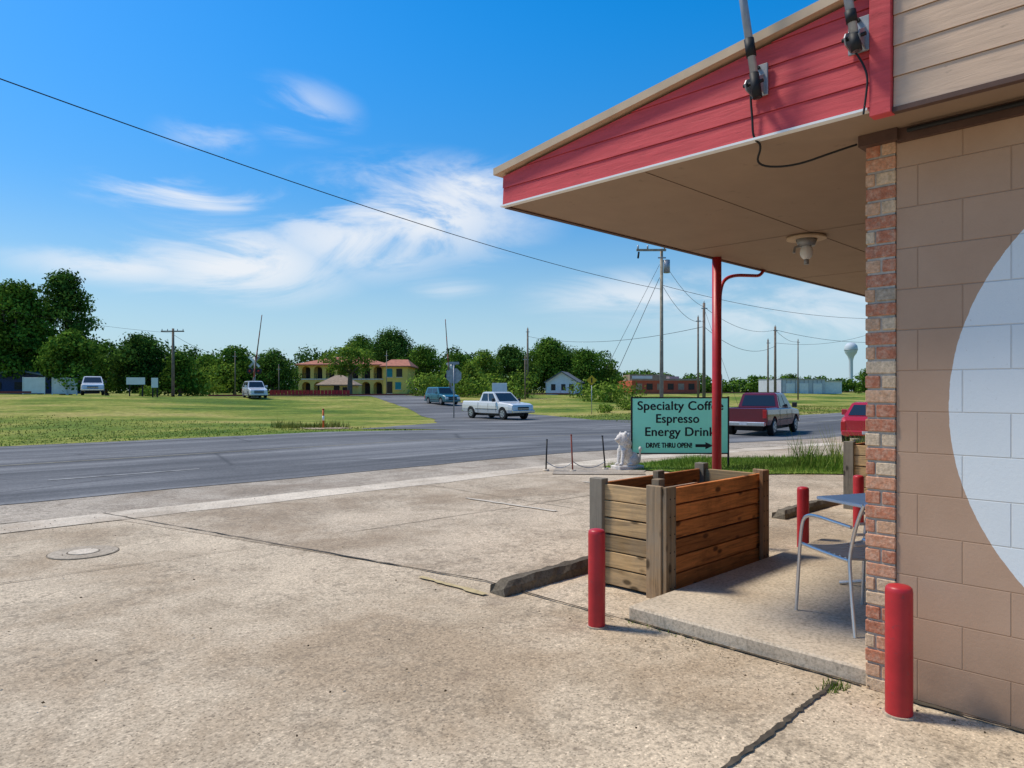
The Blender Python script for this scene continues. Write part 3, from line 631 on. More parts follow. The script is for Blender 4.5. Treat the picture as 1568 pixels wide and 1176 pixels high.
    for s in (-1,1):
        box('headlamp',(fx-0.12,s*.47 if s>0 else -.80,zf-.17),(fx+0.012,.80 if s>0 else -.47,zf+0.05),LAMP,e,0.02)
        box('tail_lamp',(rx-0.012,(W-.20) if s>0 else -(W-.04),st[-1][2]-.40),(rx+0.12,(W-.04) if s>0 else -(W-.20),st[-1][2]-.05),TAIL,e,0.01)
        box('mirror',(g['x0']-.35,s*(W+.02),zb+.02) if s>0 else (g['x0']-.35,-(W+.22),zb+.02),(g['x0']-.22,(W+.22),zb+.24) if s>0 else (g['x0']-.22,-(W+.02),zb+.24),DARKP if kind=='pickup' else P,e,0.02)
        box('door_gap',(g['x0']-.22,s*(W+.001)-.002,.5),(g['x0']-.205,s*(W+.001)+.003,zb-.1),DARKP,e); xm=(g['x0']+g['x1'])/2
        box('door_gap',(xm-.01,s*(W+.001)-.002,.5),(xm+.005,s*(W+.001)+.003,zb-.1),DARKP,e)
        box('side_trim',(-1.2,s*(W+.004)-.004,.66 if kind=='pickup' else .5),(1.3,s*(W+.004)+.006,.70 if kind=='pickup' else .53),DARKP,e)
        if kind=='pickup': box('door_gap',(-.905,s*(W+.001)-.002,.42),(-.885,s*(W+.001)+.003,1.12),DARKP,e)
    bmt=CHROME if kind=='pickup' else P
    box('front_bumper',(fx-.05,-W*.94,st[0][1]-.06),(fx+.10,W*.94,st[0][1]+.12),bmt,e,0.03)
    box('rear_bumper',(rx-.14,-W*.92,st[-1][1]-.05),(rx+.03,W*.92,st[-1][1]+.12),bmt,e,0.03)
    box('licence_plate',(rx-.155,-.16,st[-1][1]+.0 ),(rx-.145,.16,st[-1][1]+.11),PLATE,e)
    for wxx in wx:
        for s in (-1,1):
            bm=bmesh.new(); y0,y1=s*(W-.24),s*(W-.01)
            addcyl(bm,(wxx,y0,wr),(wxx,y1,wr),wr,seg=28); es=[ed for ed in bm.edges if len(ed.link_faces)==2 and any(len(f.verts)>4 for f in ed.link_faces)]
            bmesh.ops.bevel(bm,geom=es,offset=.03,segments=2,affect='EDGES'); bm2('tyre',bm,TYRE,e)
            bm=bmesh.new(); addcyl(bm,(wxx,s*(W-.03),wr),(wxx,s*(W+.004),wr),wr*.62,wr*.60,seg=20); bm2('rim',bm,RIM,e)
            bm=bmesh.new()
            for k in range(5):
                a=k*2*math.pi/5; addcyl(bm,(wxx+wr*.36*math.cos(a),s*(W+.0),wr+wr*.36*math.sin(a)),(wxx+wr*.36*math.cos(a),s*(W+.008),wr+wr*.36*math.sin(a)),wr*.12,seg=8)
            bm2('rim_holes',bm,DARKP,e)
    box('underbody',(-2.2,-.6,.22),(2.2,.6,.45),DARKP,e)
    return e
h1=math.atan2(-0.788,0.616)
vehicle('white_pickup_truck',pw(761,49),49,h1,(0.68,0.66,0.61))
vehicle('teal_car',pw(677,72),72,h1-0.1,(0.04,0.14,0.17),'suv')
vehicle('dark_red_pickup_truck',pw(1169,32.5),32.5,math.radians(55),(0.15,0.010,0.018))
vehicle('red_car',pw(1335,27),27,math.radians(60),(0.48,0.015,0.03),'sedan')
vehicle('white_truck',pw(142,70),70,math.radians(-60),(0.66,0.66,0.66),'pickup')
vehicle('white_car',pw(390,73),73,math.radians(-60),(0.60,0.62,0.64),'suv')
# ---------------------------------------------------------------- trees
def leafquads(C,N,s,rs):
    m=len(C); nrm=N+rs.normal(0,0.65,(m,3)); nrm[:,2]+=0.25; nrm/=np.linalg.norm(nrm,axis=1)[:,None]+1e-9
    a=np.cross(nrm,rs.normal(0,1,(m,3))); a/=np.linalg.norm(a,axis=1)[:,None]+1e-9; b=np.cross(nrm,a)
    S=(s*rs.uniform(0.5,1.3,m))[:,None]
    return np.stack([C-a*S*0.5,C-b*S*0.32,C+a*S*0.5,C+b*S*0.32],1).reshape(-1,3)
def clumps(blobs,dens,s,rs):
    out=[]
    for c,r in blobs:
        r=np.array(r); n=max(20,int(dens*r[0]*r[2]))
        d=rs.normal(0,1,(n,3)); d/=np.linalg.norm(d,axis=1)[:,None]
        rad=rs.uniform(0.25,1.0,n)**0.5*rs.uniform(0.8,1.28,n); C=np.array(c)+d*rad[:,None]*r
        out.append(leafquads(C,d,s,rs))
    return np.concatenate(out)
def tree(name,px,topy,Y,wpx,mat=LEAF,basefrac=0.25,dens=100,ls=0.38,nb=26,seed=0,trunk=0.25):
    rs=np.random.default_rng(seed+abs(int(px))); x=pw(px,Y); z0=gz(x,Y); top=CAMH+(HOR-topy)/F*Y; H=top-z0; R=wpx/F*Y/2
    nb=int(nb*1.9); dens*=1.15
    e=empty(name,(x,Y,z0)); bm=bmesh.new(); hb=H*basefrac
    fork=(rs.uniform(-.3,.3),0,hb*1.1); addcyl(bm,(0,0,-0.3),fork,trunk*1.3,trunk*0.9,8)
    blobs=[]
    br0=min(R*0.25,(H-hb)*0.16); ph=rs.uniform(0,6.28)
    for i in range(nb):
        t=(i+0.5)/nb; br=br0*rs.uniform(0.55,1.5)
        w=math.sqrt(max(0.05,1-(2*t-0.85)**2)) if t>0.42 else lerp(0.85,1.0,t/0.42)
        a=i*2.4+rs.uniform(-.6,.6); w*=0.88+0.2*math.sin(3*a+ph)+rs.uniform(-.06,.12)
        zc=lerp(hb+br*0.6,H-br*0.75,t)-abs(rs.normal(0,.05))*H*t
        rr=max(0,R*w-br*0.6)*rs.uniform(0.35,1.05)
        c=(rr*math.cos(a),rr*math.sin(a)*0.85,zc); blobs.append((c,(br*rs.uniform(1,1.45),br*1.15,br*rs.uniform(0.6,0.85))))
        if i%5==0:
            mid=(fork[0]+c[0]*0.45,c[1]*0.45,fork[2]+(c[2]-fork[2])*0.5); addcyl(bm,fork,mid,trunk*.5,trunk*.3,6); addcyl(bm,mid,c,trunk*.3,trunk*.1,6)
    bm2('trunk',bm,BARK,e); fastmesh('crown',clumps(blobs,dens,ls,rs),4,mat,e); return e
tree('oak_tree',24,422,80,138,LEAF,0.10,seed=1,nb=48,trunk=.4,dens=120); tree('oak_tree',98,404,84,112,LEAFD,0.18,seed=2,nb=38,trunk=.4,dens=120)
tree('oak_tree',-70,430,78,140,LEAFD,0.12,seed=3,nb=30)
tree('oak_tree',108,498,76,110,LEAF,0.05,seed=4,nb=30); tree('oak_tree',60,470,88,70,LEAFD,0.05,seed=44,nb=24)
tree('elm_tree',215,504,92,120,LEAFD,0.05,seed=5,nb=36); tree('elm_tree',165,516,95,84,LEAF,0.05,seed=6); tree('elm_tree',275,535,90,74,LEAF,0.05,seed=7)
tree('elm_tree',360,524,105,98,LEAF,0.06,seed=8,nb=30); tree('elm_tree',418,531,108,88,LEAFD,0.06,seed=9); tree('elm_tree',318,537,112,74,LEAF,0.06,seed=10)
tree('live_oak_tree',535,522,108,92,LEAFY,0.36,seed=11,nb=22,trunk=.35,dens=90)
tree('elm_tree',600,500,150,110,LEAFD,0.1,seed=12,nb=34); tree('elm_tree',552,508,155,94,LEAF,0.1,seed=13); tree('elm_tree',650,525,140,88,LEAF,0.06,seed=14)
tree('elm_tree',700,535,135,88,LEAF,0.06,seed=15); tree('elm_tree',742,531,118,70,LEAFY,0.06,seed=16)
tree('elm_tree',782,522,125,92,LEAFD,0.06,seed=17); tree('elm_tree',842,511,128,116,LEAF,0.06,seed=18,nb=36); tree('elm_tree',896,530,125,84,LEAF,0.06,seed=19); tree('elm_tree',932,556,125,50,LEAFY,0.06,seed=20)
tree('elm_tree',720,556,100,60,LEAFY,0.05,seed=31)
def treeline(name,segs,Y,mat,seed,dens=60,ls=0.6):
    rs=np.random.default_rng(seed); blobs=[]
    for x0,x1,ty in segs:
        px=x0
        while px<x1:
            yy=Y+rs.uniform(-6,6); x=pw(px,yy); g=gz(x,yy); top=CAMH+(HOR-(ty+rs.uniform(-9,9)))/F*yy; r=rs.uniform(1.3,3.0)
            z=top-r*0.7
            while z>g: blobs.append(((x+rs.uniform(-1,1),yy+rs.uniform(-1.5,1.5),z),(r,r,r*0.75))); z-=r*1.1
            px+=r*0.75/Y*F
    return fastmesh(name,clumps(blobs,dens,ls,rs),4,mat)
treeline('distant_trees',[(-80,160,528),(160,300,538),(300,470,545),(470,700,538),(700,935,542)],160,LEAFD,5)
treeline('distant_trees',[(925,1000,572),(1000,1070,578),(1070,1200,582),(1200,1330,584),(1330,1900,575)],230,LEAF,6,ls=0.9)
treeline('hedge',[(0,25,575),(265,340,562),(640,720,575),(735,800,572),(885,960,582)],95,LEAFY,8,dens=110,ls=0.4)
treeline('distant_trees',[(-900,-80,520)],120,LEAFD,9,dens=30)
tree('elm_tree',1212,570,190,50,LEAF,0.05,seed=40); tree('elm_tree',1330,560,150,50,LEAF,0.1,seed=41)
for px,Y,r in ((226,68,0.9),(455,90,0.8),(925,62,0.7),(960,70,1.0)):
    x=pw(px,Y); rs=np.random.default_rng(int(px)); o=fastmesh('shrub',clumps([((rs.uniform(-.3,.3)*r,0,r*0.5),(r,r,r*.6)) for _ in range(3)],400,0.2,rs),4,LEAFY); o.location=(x,Y,gz(x,Y))
# ---------------------------------------------------------------- houses
def basis(px,Y,rot=0): x=pw(px,Y); return (x,Y,gz(x,Y))
YW=simple('yellow_stucco',(0.80,0.56,0.14),0.85,var=0.08,scale=1); TILE=simple('terracotta_tile',(0.40,0.15,0.09),0.85,var=0.3,scale=2); DK=simple('dark_interior',(0.06,0.045,0.035),0.9); TANR=simple('tan_shingles',(0.34,0.25,0.18),0.9,var=0.2,scale=3)
TEAL=simple('teal_paint',(0.03,0.25,0.28),0.7); CREAM=simple('cream_trim',(0.66,0.58,0.42),0.8)
def arcade(e,x0,x1,z0,z1,n,mat,y=0,pw_=0.6,spring=0.6):
    bm=bmesh.new(); w=(x1-x0)/n; zs=z0+(z1-z0)*spring
    for i in range(n+1): addbox(bm,(x0+i*w-pw_/2,y-.15,z0),(x0+i*w+pw_/2,y+.15,z1))
    for i in range(n):
        a=x0+i*w+pw_/2; b=x0+(i+1)*w-pw_/2; c=(a+b)/2; r=(b-a)/2; K=8; rz=min(r,(z1-z0)*(1-spring)*.7)
        for k in range(K):
            t0=math.pi*(1-k/K); t1=math.pi*(1-(k+1)/K)
            p=[(c+r*math.cos(t0),zs+rz*math.sin(t0)),(c+r*math.cos(t1),zs+rz*math.sin(t1)),(c+r*math.cos(t1),z1),(c+r*math.cos(t0),z1)]
            fr=[bm.verts.new((q[0],y-.14,q[1])) for q in p]; bk=[bm.verts.new((q[0],y+.14,q[1])) for q in p]
            bm.faces.new(fr); bm.faces.new(bk[::-1]); bm.faces.new((fr[0],fr[1],bk[1],bk[0]))
    bm2('arcade',bm,mat,e)
def hip(e,x0,x1,y0,y1,z0,h,mat,ov=0.8,nm='roof',inset=None):
    x0-=ov;x1+=ov;y0-=ov;y1+=ov; d=(y1-y0)/2 if inset is None else inset; ym=(y0+y1)/2
    meshobj(nm,[(x0,y0,z0),(x1,y0,z0),(x1,y1,z0),(x0,y1,z0),(x0+d,ym,z0+h),(x1-d,ym,z0+h),(x0,y0,z0-.15),(x1,y0,z0-.15),(x1,y1,z0-.15),(x0,y1,z0-.15)],[(0,1,5,4),(1,2,5),(2,3,4,5),(3,0,4),(6,7,1,0),(7,8,2,1),(8,9,3,2),(9,6,0,3),(9,8,7,6)],mat,e)
e=empty('yellow_house',basis(530,125),0)
s=125/F; L0=(460-530)*s; L1=(588-530)*s; L2=(626-530)*s
box('back_rooms',(L0+.16,1.5,0),(L1,9,5.2),YW,e); box('end_wall_left',(L0-.15,.16,0),(L0+.15,9,5.2),YW,e); box('floor_slab',(L0,-.25,2.5),(L1,1.5,2.75),CREAM,e)
arcade(e,L0,L1,0,2.5,7,YW); arcade(e,L0,L1,2.75,5.2,7,YW)
w7=(L1-L0)/7
for i in range(7):
    for z0 in (0.05,2.8): box('doorway',(L0+i*w7+.55,1.44,z0),(L0+(i+1)*w7-.5,1.49,z0+1.9),DK,e)
for i in range(24): box('baluster',(L0+.4+i*.6,-.05,2.76),(L0+.46+i*.6,.02,3.5),DK,e)
box('handrail',(L0,-.08,3.5),(L1,.05,3.58),DK,e)
hip(e,L0,L1,0,9,5.2,1.5,TILE)
box('wing',(L1+.16,-1.5,0),(L2,8,4.9),YW,e); hip(e,L1+.16,L2,-1.5,8,4.9,1.3,TILE,0.6,inset=1.2)
for a,z0,z1,mt in ((L1+.7,0.2,2.2,DK),(L1+2.2,.9,2.1,TEAL),(L1+.7,3.0,4.4,TEAL),(L1+2.4,3.0,4.4,DK)): box('window',(a,-1.56,z0),(a+1.0,-1.51,z1),mt,e); box('window_sill',(a-.1,-1.6,z0-.12),(a+1.1,-1.515,z0-.01),CREAM,e)
e=empty('stucco_outbuilding',basis(515,112),0)
box('walls',(-2.6,0,0),(2.6,4,1.6),YW,e); hip(e,-2.6,2.6,0,4,1.6,1.5,TANR,.5); box('door',(-.4,-.04,0),(.5,-.005,1.45),DK,e); box('window',(1.0,-.04,.5),(1.9,-.005,1.2),DK,e)
WS=simple('white_siding',(0.72,0.72,0.69),0.7,var=0.08,scale=2); GR=simple('grey_shingles',(0.13,0.145,0.16),0.9,var=0.2,scale=3)
def gable(e,x0,x1,y0,y1,z1,h,wm,rm,ov=.4):
    box('walls',(x0,y0,0),(x1,y1,z1),wm,e); xm=(x0+x1)/2
    meshobj('gable_end',[(x0,y0,z1),(x1,y0,z1),(xm,y0,z1+h)],[(0,1,2)],wm,e); meshobj('gable_end',[(x0,y1,z1),(x1,y1,z1),(xm,y1,z1+h)],[(0,1,2)],wm,e)
    k=h/(xm-x0); V=[(x0-ov,y0-ov,z1-ov*k+.03),(xm,y0-ov,z1+h+.03),(x1+ov,y0-ov,z1-ov*k+.03),(x0-ov,y1+ov,z1-ov*k+.03),(xm,y1+ov,z1+h+.03),(x1+ov,y1+ov,z1-ov*k+.03)]; V+=[(a,b,c+.15) for a,b,c in V]
    meshobj('roof',V,[(0,1,4,3),(1,2,5,4),(6,9,10,7),(7,10,11,8),(0,6,7,1),(1,7,8,2),(3,4,10,9),(4,5,11,10),(0,3,9,6),(2,8,11,5)],rm,e)
e=empty('white_house',basis(860,115),math.radians(-12)); gable(e,-2.4,2.4,0,8,2.1,1.5,WS,GR)
for a in (-1.7,-.1,1.2): box('window',(a,-.05,.6),(a+.7,-.005,1.7),DK,e)
box('porch_rail',(-2.4,-1.3,.1),(2.4,-1.2,.7),WS,e)
for a in (-2.35,0,2.3): box('porch_post',(a,-1.3,0),(a+.1,-1.2,2.0),WS,e)
e=empty('dark_blue_building',basis(30,78),math.radians(8)); NAVY=simple('navy_siding',(0.05,0.06,0.13),0.7); GMR=simple('grey_metal_roof',(0.26,0.28,0.30),0.5)
gable(e,-5,4.5,0,9,1.6,.9,NAVY,GMR)
for a in (-3,-.5): box('window',(a,-.05,.5),(a+1.2,-.005,1.3),DK,e)
for px,w in ((52,34),(91,22),(111,14)):
    Y=74; x=pw(px,Y); ee=empty('white_fence_panel' if px<100 else 'white_utility_box',(x,Y,gz(x,Y))); box('panel',(-w*.033,0,.1),(w*.033,.08,1.75),WS,ee,0.01)
    for sx in (-1,1): box('post',(sx*w*.033-.05,-.04,0),(sx*w*.033+.05,-.005,1.8),WS,ee)
RB=simple('red_metal_siding',(0.48,0.10,0.05),0.7,var=0.15,scale=1)
e=empty('red_storefront',basis(1020,140),math.radians(6)); box('walls',(-6.8,0,0),(6.8,12,2.6),RB,e); box('parapet',(-7,-.2,2.62),(7,.1,2.95),TANR,e)
for k in range(6): box('window',(-6+k*2.1,-.06,.8),(-4.8+k*2.1,-.005,2.0),DK if k%2 else TANR,e)
box('rooftop_unit',(2,4,2.61),(4,6,3.5),GALV,e)
e=empty('tan_storefront',basis(985,160),0); box('walls',(-3,0,0),(6,10,4.2),TANR,e); box('sign_band',(-2.5,-.15,3.2),(2,-.01,3.9),WS,e); box('door',(0,-.06,0),(1,-.005,2.1),DK,e)
RF=simple('red_fence_paint',(0.42,0.03,0.03),0.7)
e=empty('red_fence',(0,0,0))
for i in range(22):
    Y=86; x=pw(415+i*5.6,Y); z=gz(x,Y); box('picket_panel',(x-.17,Y,z+.05),(x+.2,Y+.05,z+.75),RF,e)
CORR=simple('grey_corrugated',(0.48,0.50,0.52),0.6,var=0.1,scale=1)
e=empty('storage_building',basis(1245,165),math.radians(10)); box('walls',(-8,0,0),(3,10,3.3),CORR,e); box('annex',(3.01,1,0),(8,9,2.9),WS,e)
for k in range(10): box('rib',(-7.8+k*1.1,-.06,0),(-7.68+k*1.1,-.004,3.2),GALV,e)
for k in range(3): box('roll_door',(-6.8+k*3.4,-.09,0),(-4.6+k*3.4,-.061,2.4),WS,e)
box('roof_edge',(-8.1,-.2,3.31),(3.1,10.1,3.45),GALV,e); box('annex_roof',(3.1,.8,2.91),(8.2,9.1,3.05),GALV,e)
e=empty('water_tower',basis(1303,520)); WT=simple('tower_paint',(0.50,0.55,0.58),0.6,var=.05,scale=.1)
bm=bmesh.new(); prof=[(4.2,0),(2.0,4),(1.4,9),(1.4,22),(2.2,25),(3.9,27.5),(4.6,30),(4.3,32.5),(2.6,34.6),(.05,35.2)]; sg=24
rg=[[bm.verts.new((r*math.cos(i*2*math.pi/sg),r*math.sin(i*2*math.pi/sg),z)) for i in range(sg)] for r,z in prof]
for a,b in zip(rg,rg[1:]):
    for i in range(sg): bm.faces.new((a[i],a[(i+1)%sg],b[(i+1)%sg],b[i]))
bm2('tank_and_stem',bm,WT,e,True); cyl('rail',(0,0,29.6),(0,0,29.8),4.75,GALV,e,seg=24)
# ---------------------------------------------------------------- rail line + crossing signals
sheet('railway_ballast',[(-200,73.5),(300,73.5),(300,77),(-200,77)],0.12,simple('ballast',(0.14,0.12,0.10),0.95,var=0.4,scale=3))
e=empty('railway_track',(0,0,0),ANG)
for uu in (74.5,75.95): box('rail',(-200,uu,1.32),(14,uu+.07,1.48),RUST,e); box('rail',(30,uu,.94),(300,uu+.07,1.10),RUST,e)
def signal(px,Y,tip,armh):
    x=pw(px,Y); z=gz(x,Y); e=empty('railroad_crossing_signal',(x,Y,z)); cyl('mast',(0,0,0),(0,0,4.2),.07,GALV,e); box('base',(-.3,-.3,0),(.3,.3,.35),GALV,e)
    box('gate_mechanism',(-.3,-.25,.9),(.35,.25,1.6),GALV,e)
    for a in (-1,1):
        bm=bmesh.new(); addbox(bm,(-.75,-.12,-.11),(.75,-.09,.11),Matrix.Translation((0,0,3.7))@Matrix.Rotation(a*.785,4,'Y')); bm2('crossbuck',bm,WS if a>0 else GALV,e).location.y=-0.04*a
        cyl('lamp_hood',(a*.45,-.2,2.75),(a*.45,-.02,2.75),.3,BLACK,e); cyl('lamp_lens',(a*.45,-.22,2.75),(a*.45,-.2,2.75),.1,TAIL,e)
    box('lamp_bar',(-.6,-.05,2.7),(.6,0,2.8),GALV,e)
    tx=tip; n=8
    for k in range(n):
        t0=k/n; t1=(k+1)/n; w=.09*(1-.6*t0)
        cyl('gate_arm',(-.1+tx*t0,-.3,1.2+armh*t0),(-.1+tx*t1,-.3,1.2+armh*t1),w,(POLEW,RUST)[k%2],e,r1=w*.95,seg=6)
    box('counterweight',(-.35,-.45,.6),(.05,-.15,1.15),GALV,e)
signal(390,74,0.95,7.3); signal(691,82,-0.55,8.0)
# ---------------------------------------------------------------- poles & wires
def upole(px,topy,Y,r=.15,arm=0,mat=POLEW):
    x=pw(px,Y); z=gz(x,Y); top=CAMH+(HOR-topy)/F*Y; e=empty('utility_pole',(x,Y,z)); H=top-z
    cyl('shaft',(0,0,0),(0,0,H),r,mat,e,r1=r*.7,seg=10)
    for k in range(arm):
        zz=H-.35-k*.8; box('crossarm',(-1.15,-.17,zz),(1.15,-.06,zz+.12),mat,e)
        for a in (-1.05,-.5,.5,1.05): cyl('insulator',(a,-.11,zz+.12),(a,-.11,zz+.3),.04,GALV,e,seg=8)
    if not arm: box('top_bracket',(-.25,-.14,H-.5),(.25,-.1,H-.42),GALV,e); cyl('insulator',(0,0,H),(0,0,H+.18),.04,GALV,e,seg=8)
    return Vector((x,Y,z)),H
upole(265,503,72,.16,1); upole(808,503,95,.16); upole(804,545,90,.1)
P1,H1=upole(1013,384,45,.13,0,POLEL); upole(1078,464,60,.15,0); upole(1187,500,80,.16,0); upole(1176,520,95,.14); upole(1222,520,120,.12); upole(1105,575,85,.1); upole(300,560,95,.1); upole(592,540,110,.07,0,POLEL); upole(360,540,88,.08); upole(427,560,95,.08); upole(1069,485,75,.12)
x=P1.x; e=empty('pole_top_crossarm',(x,45,0)); zt=P1.z+H1
box('arm',(-1.6,-.2,zt-.05),(.25,-.1,zt+.08),POLEL,e)
for a in (-1.5,-.9,0.15): cyl('insulator',(a,-.15,zt+.08),(a,-.15,zt+.32),.05,GALV,e,seg=8)
cyl('lightning_arrester',(-1.5,-.15,zt-.5),(-1.45,-.15,zt-.1),.06,BLACK,e,seg=8); cyl('transformer',(.3,-.1,zt-1.4),(.3,-.1,zt-.6),.2,GALV,e,seg=14)
def W(px,py,Y): return (pw(px,Y),Y,CAMH+(HOR-py)/F*Y)
def wire(a,b,sag=.3,r=.012,n=24):
    tube('power_line',[(lerp(a[0],b[0],t/n),lerp(a[1],b[1],t/n),lerp(a[2],b[2],t/n)-4*sag*(t/n)*(1-t/n)) for t in range(n+1)],r,BLACK,res=1)
a0=Vector((-10.7,15,8.1)); a1=Vector((P1.x,45,7.9)); wire(a0,a1,.45,.013); wire(a0+(a0-a1)*.8,a0,.3,.013)
ep=a0+(a0-a1)*.8; e=empty('utility_pole',(ep.x,ep.y,0)); cyl('shaft',(0,0,0),(0,0,8.6),.15,POLEW,e,r1=.1); box('crossarm',(-1.1,-.15,8.1),(1.1,-.05,8.2),POLEW,e)
wire(W(1010,425,45),W(944,572,42),0,.016); wire(W(1010,405,45),W(928,565,42),0,.011)
wire(W(1015,437,45),W(1340,488,60),.5,.014); wire(W(1013,395,45),W(1078,470,60),.5,.014); wire(W(1016,440,45),W(1076,492,60),.7,.014)
wire(W(1078,470,60),W(1187,505,80),.9,.016); wire(W(1078,500,60),W(1187,530,80),1.2,.018); wire(W(1187,505,80),W(1400,520,90),.8,.02); wire(W(1187,525,80),W(1350,505,90),.8,.016)
wire(W(1078,500,60),W(808,515,95),1.0,.02); wire(W(1187,505,80),W(1222,523,120),.5,.02); wire(W(265,510,72),W(-200,430,60),.6,.012); wire(W(265,512,72),W(360,545,88),.6,.014)
wire(W(1078,472,60),W(1130,620,55),0,.012)
def disc8(e,r,z,y,mat,n=8,rot=math.pi/8,th=.02,nm='plate'):
    V=[(r*math.cos(rot+i*2*math.pi/n),y,z+r*math.sin(rot+i*2*math.pi/n)) for i in range(n)]; V2=[(a,b+th,c) for a,b,c in V]
    meshobj(nm,V+V2,[tuple(range(n)),tuple(range(2*n-1,n-1,-1))]+[(i,i+n,(i+1)%n+n,(i+1)%n) for i in range(n)],mat,e)
x=pw(695,41); e=empty('stop_sign',(x,41,0)); cyl('post',(0,0,0),(0,0,3.05),.035,GALV,e,seg=8); disc8(e,.46,2.4,.04,simple('sign_back',(0.36,0.36,0.35),0.6)); disc8(e,.46,2.4,.061,RF,nm='face',th=.004); box('street_name_blade',(-.3,-.01,3.06),(.3,.01,3.2),GALV,e)
x=pw(906,58); e=empty('yellow_warning_sign',(x,58,gz(x,58))); cyl('post',(0,0,0),(0,0,2.5),.03,GALV,e,seg=8); disc8(e,.42,2.75,-.07,simple('sign_yellow',(0.62,0.37,0.02),0.6),4,0)
box('symbol',(-.05,-.08,2.55),(.05,-.075,2.95),INK,e)
x=pw(765,60); e=empty('white_sign',(x,60,gz(x,60)))
for a in (-.5,.5): cyl('post',(a,0,0),(a,0,1.6),.05,GALV,e,seg=8)
box('panel',(-.62,-.06,1.3),(.62,-.01,2.55),WS,e,.01)
for px,w,z0,z1 in ((208,.85,1.1,1.75),(237,.3,.9,1.8)):
    Y=66; x=pw(px,Y); e=empty('roadside_sign',(x,Y,gz(x,Y)))
    box('panel',(-w,-.05,z0),(w,0,z1),WS,e)
    for a in (-.7,.7): box('post',(a*w-.05,.01,0),(a*w+.05,.08,z0+.3),BLACK,e)
x,y=pw(495,30.5),30.5; e=empty('marker_post',(x,y,0)); cyl('shaft',(0,0,0),(0,0,.75),.04,simple('orange_plastic',(0.65,0.13,0.03),0.5),e,seg=10); cyl('white_band',(0,0,.3),(0,0,.5),.043,WHITEM,e,seg=10); cyl('cap',(0,0,.75),(0,0,.8),.045,RF,e,seg=10)
v,u=w2vu(x,y); sheet('dirt_patch',rough([(v-1,u-.9),(v+1,u-.8),(v+1.1,u+.6),(v-.9,u+.6)],.3,.15),.02,simple('dirt',(0.38,0.28,0.18),0.95,var=.3,scale=4))
blades('tall_weeds',[(v-1.6,u+.2),(v+1.6,u+.2),(v+1.6,u+1.8),(v-1.6,u+1.8)],500,.3,.04,BLADE)
# ---------------------------------------------------------------- sky & sun
sun_dir=Vector((-0.80,0.26,0)).normalized(); EL=math.radians(57)
S=Vector((sun_dir.x*math.cos(EL),sun_dir.y*math.cos(EL),math.sin(EL)))
sd=bpy.data.lights.new('sun','SUN'); sd.energy=3.9; sd.angle=math.radians(9); sd.color=(1,.925,.80)
so=bpy.data.objects.new('sun',sd); COL.objects.link(so); so.rotation_euler=S.to_track_quat('Z','Y').to_euler(); so.location=(0,0,30)
w=bpy.data.worlds.new('World'); scene.world=w; w.use_nodes=True; nt=w.node_tree; nt.nodes.clear()
def N(t,**k):
    x=nt.nodes.new(t)
    for a,b in k.items(): setattr(x,a,b)
    return x
L=nt.links.new
sky=N('ShaderNodeTexSky'); sky.sky_type='NISHITA'; sky.sun_disc=False; sky.sun_elevation=EL; sky.sun_rotation=math.atan2(S.x,S.y); sky.air_density=1.0; sky.dust_density=0.4; sky.ozone_density=1.8
tc=N('ShaderNodeTexCoord')
def vm(op,a,b):
    x=N('ShaderNodeVectorMath',operation=op)
    for i,q in enumerate((a,b)):
        if q is None: continue
        if isinstance(q,(tuple,list,Vector)): x.inputs[i].default_value=tuple(q)
        else: L(q,x.inputs[i])
    return x
def mt(op,a,b=0.0):
    x=N('ShaderNodeMath',operation=op)
    for i,q in enumerate((a,b)):
        if isinstance(q,(int,float)): x.inputs[i].default_value=q
        else: L(q,x.inputs[i])
    return x.outputs[0]
def mapr(v,a,b,c=0,d=1):
    x=N('ShaderNodeMapRange',interpolation_type='SMOOTHSTEP'); x.inputs[1].default_value=a; x.inputs[2].default_value=b; x.inputs[3].default_value=c; x.inputs[4].default_value=d; L(v,x.inputs[0]); return x.outputs[0]
D=tc.outputs['Generated']
sp=N('ShaderNodeSeparateXYZ'); L(D,sp.inputs[0])
hs=N('ShaderNodeHueSaturation'); hs.inputs['Saturation'].default_value=1.52; L(mapr(sp.outputs[2],0.0,0.5,0.85,1.42),hs.inputs['Value']); L(sky.outputs[0],hs.inputs['Color'])
mp=N('ShaderNodeMapping'); mp.inputs['Rotation'].default_value=(0,math.radians(14),0); mp.inputs['Location'].default_value=(0.35,0,0.2); mp.inputs['Scale'].default_value=(3.4,3.4,10.5); L(D,mp.inputs[0])
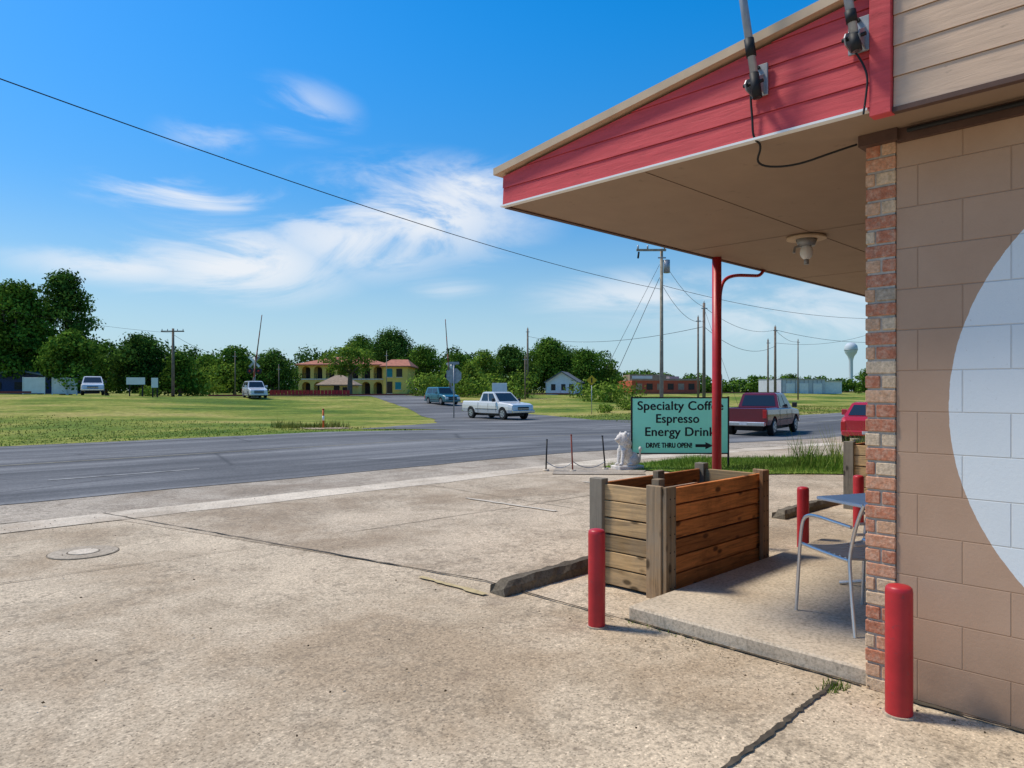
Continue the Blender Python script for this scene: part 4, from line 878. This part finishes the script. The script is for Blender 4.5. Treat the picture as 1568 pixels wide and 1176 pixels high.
nz=N('ShaderNodeTexNoise'); nz.inputs['Scale'].default_value=1.25; nz.inputs['Detail'].default_value=8; nz.inputs['Roughness'].default_value=.60; nz.inputs['Distortion'].default_value=.9; L(mp.outputs[0],nz.inputs['Vector'])
tot=None
for px,py,sx,sy,st in ((640,325,190,75,1.0),(540,365,170,60,.8),(365,400,160,62,1.0),(285,300,120,30,.9),(455,170,80,40,.5),(320,208,60,26,.35),(990,455,180,40,.7),(190,408,130,26,.75),(1230,480,200,60,.5),(730,290,110,45,1.0),(690,445,70,20,.4)):
    c=Vector(((px-784)/F,1,(HOR-py)/F)).normalized()
    d=vm('SUBTRACT',D,c); d2=vm('MULTIPLY',d.outputs[0],(F/sx,F/sx*.7,F/sy)); ln=vm('LENGTH',d2.outputs[0],None)
    m_=mt('MULTIPLY',mapr(ln.outputs['Value'],0.0,1.3,1,0),st); tot=m_ if tot is None else mt('MAXIMUM',tot,m_)
nn=mt('ADD',nz.outputs['Fac'],mt('MULTIPLY',tot,.12))
cl=mt('MULTIPLY',mt('POWER',tot,.8),mapr(nn,.44,.68))
hz=mapr(sp.outputs[2],0.0,.27,.75,0)
mx0=N('ShaderNodeMix',data_type='RGBA'); L(hz,mx0.inputs[0]); L(hs.outputs[0],mx0.inputs[6]); mx0.inputs[7].default_value=(3.3,5.0,6.4,1)
mx=N('ShaderNodeMix',data_type='RGBA'); L(mt('MINIMUM',cl,.92),mx.inputs[0]); L(mx0.outputs[2],mx.inputs[6]); mx.inputs[7].default_value=(6.7,6.95,7.3,1)
bg=N('ShaderNodeBackground'); bg.inputs[1].default_value=.13; L(mx.outputs[2],bg.inputs[0]); ow=N('ShaderNodeOutputWorld'); L(bg.outputs[0],ow.inputs[0])
# ---------------------------------------------------------------- camera
cd=bpy.data.cameras.new('camera'); co=bpy.data.objects.new('camera',cd); COL.objects.link(co); co.location=(0,0,CAMH); co.rotation_euler=(math.pi/2,0,0)
cd.sensor_width=36; cd.lens=F/1568*36; cd.shift_y=(HOR-588)/1568; cd.clip_end=5000; cd.clip_start=.05; scene.camera=co
scene.view_settings.view_transform='Standard'; scene.view_settings.look='None'; scene.view_settings.exposure=0
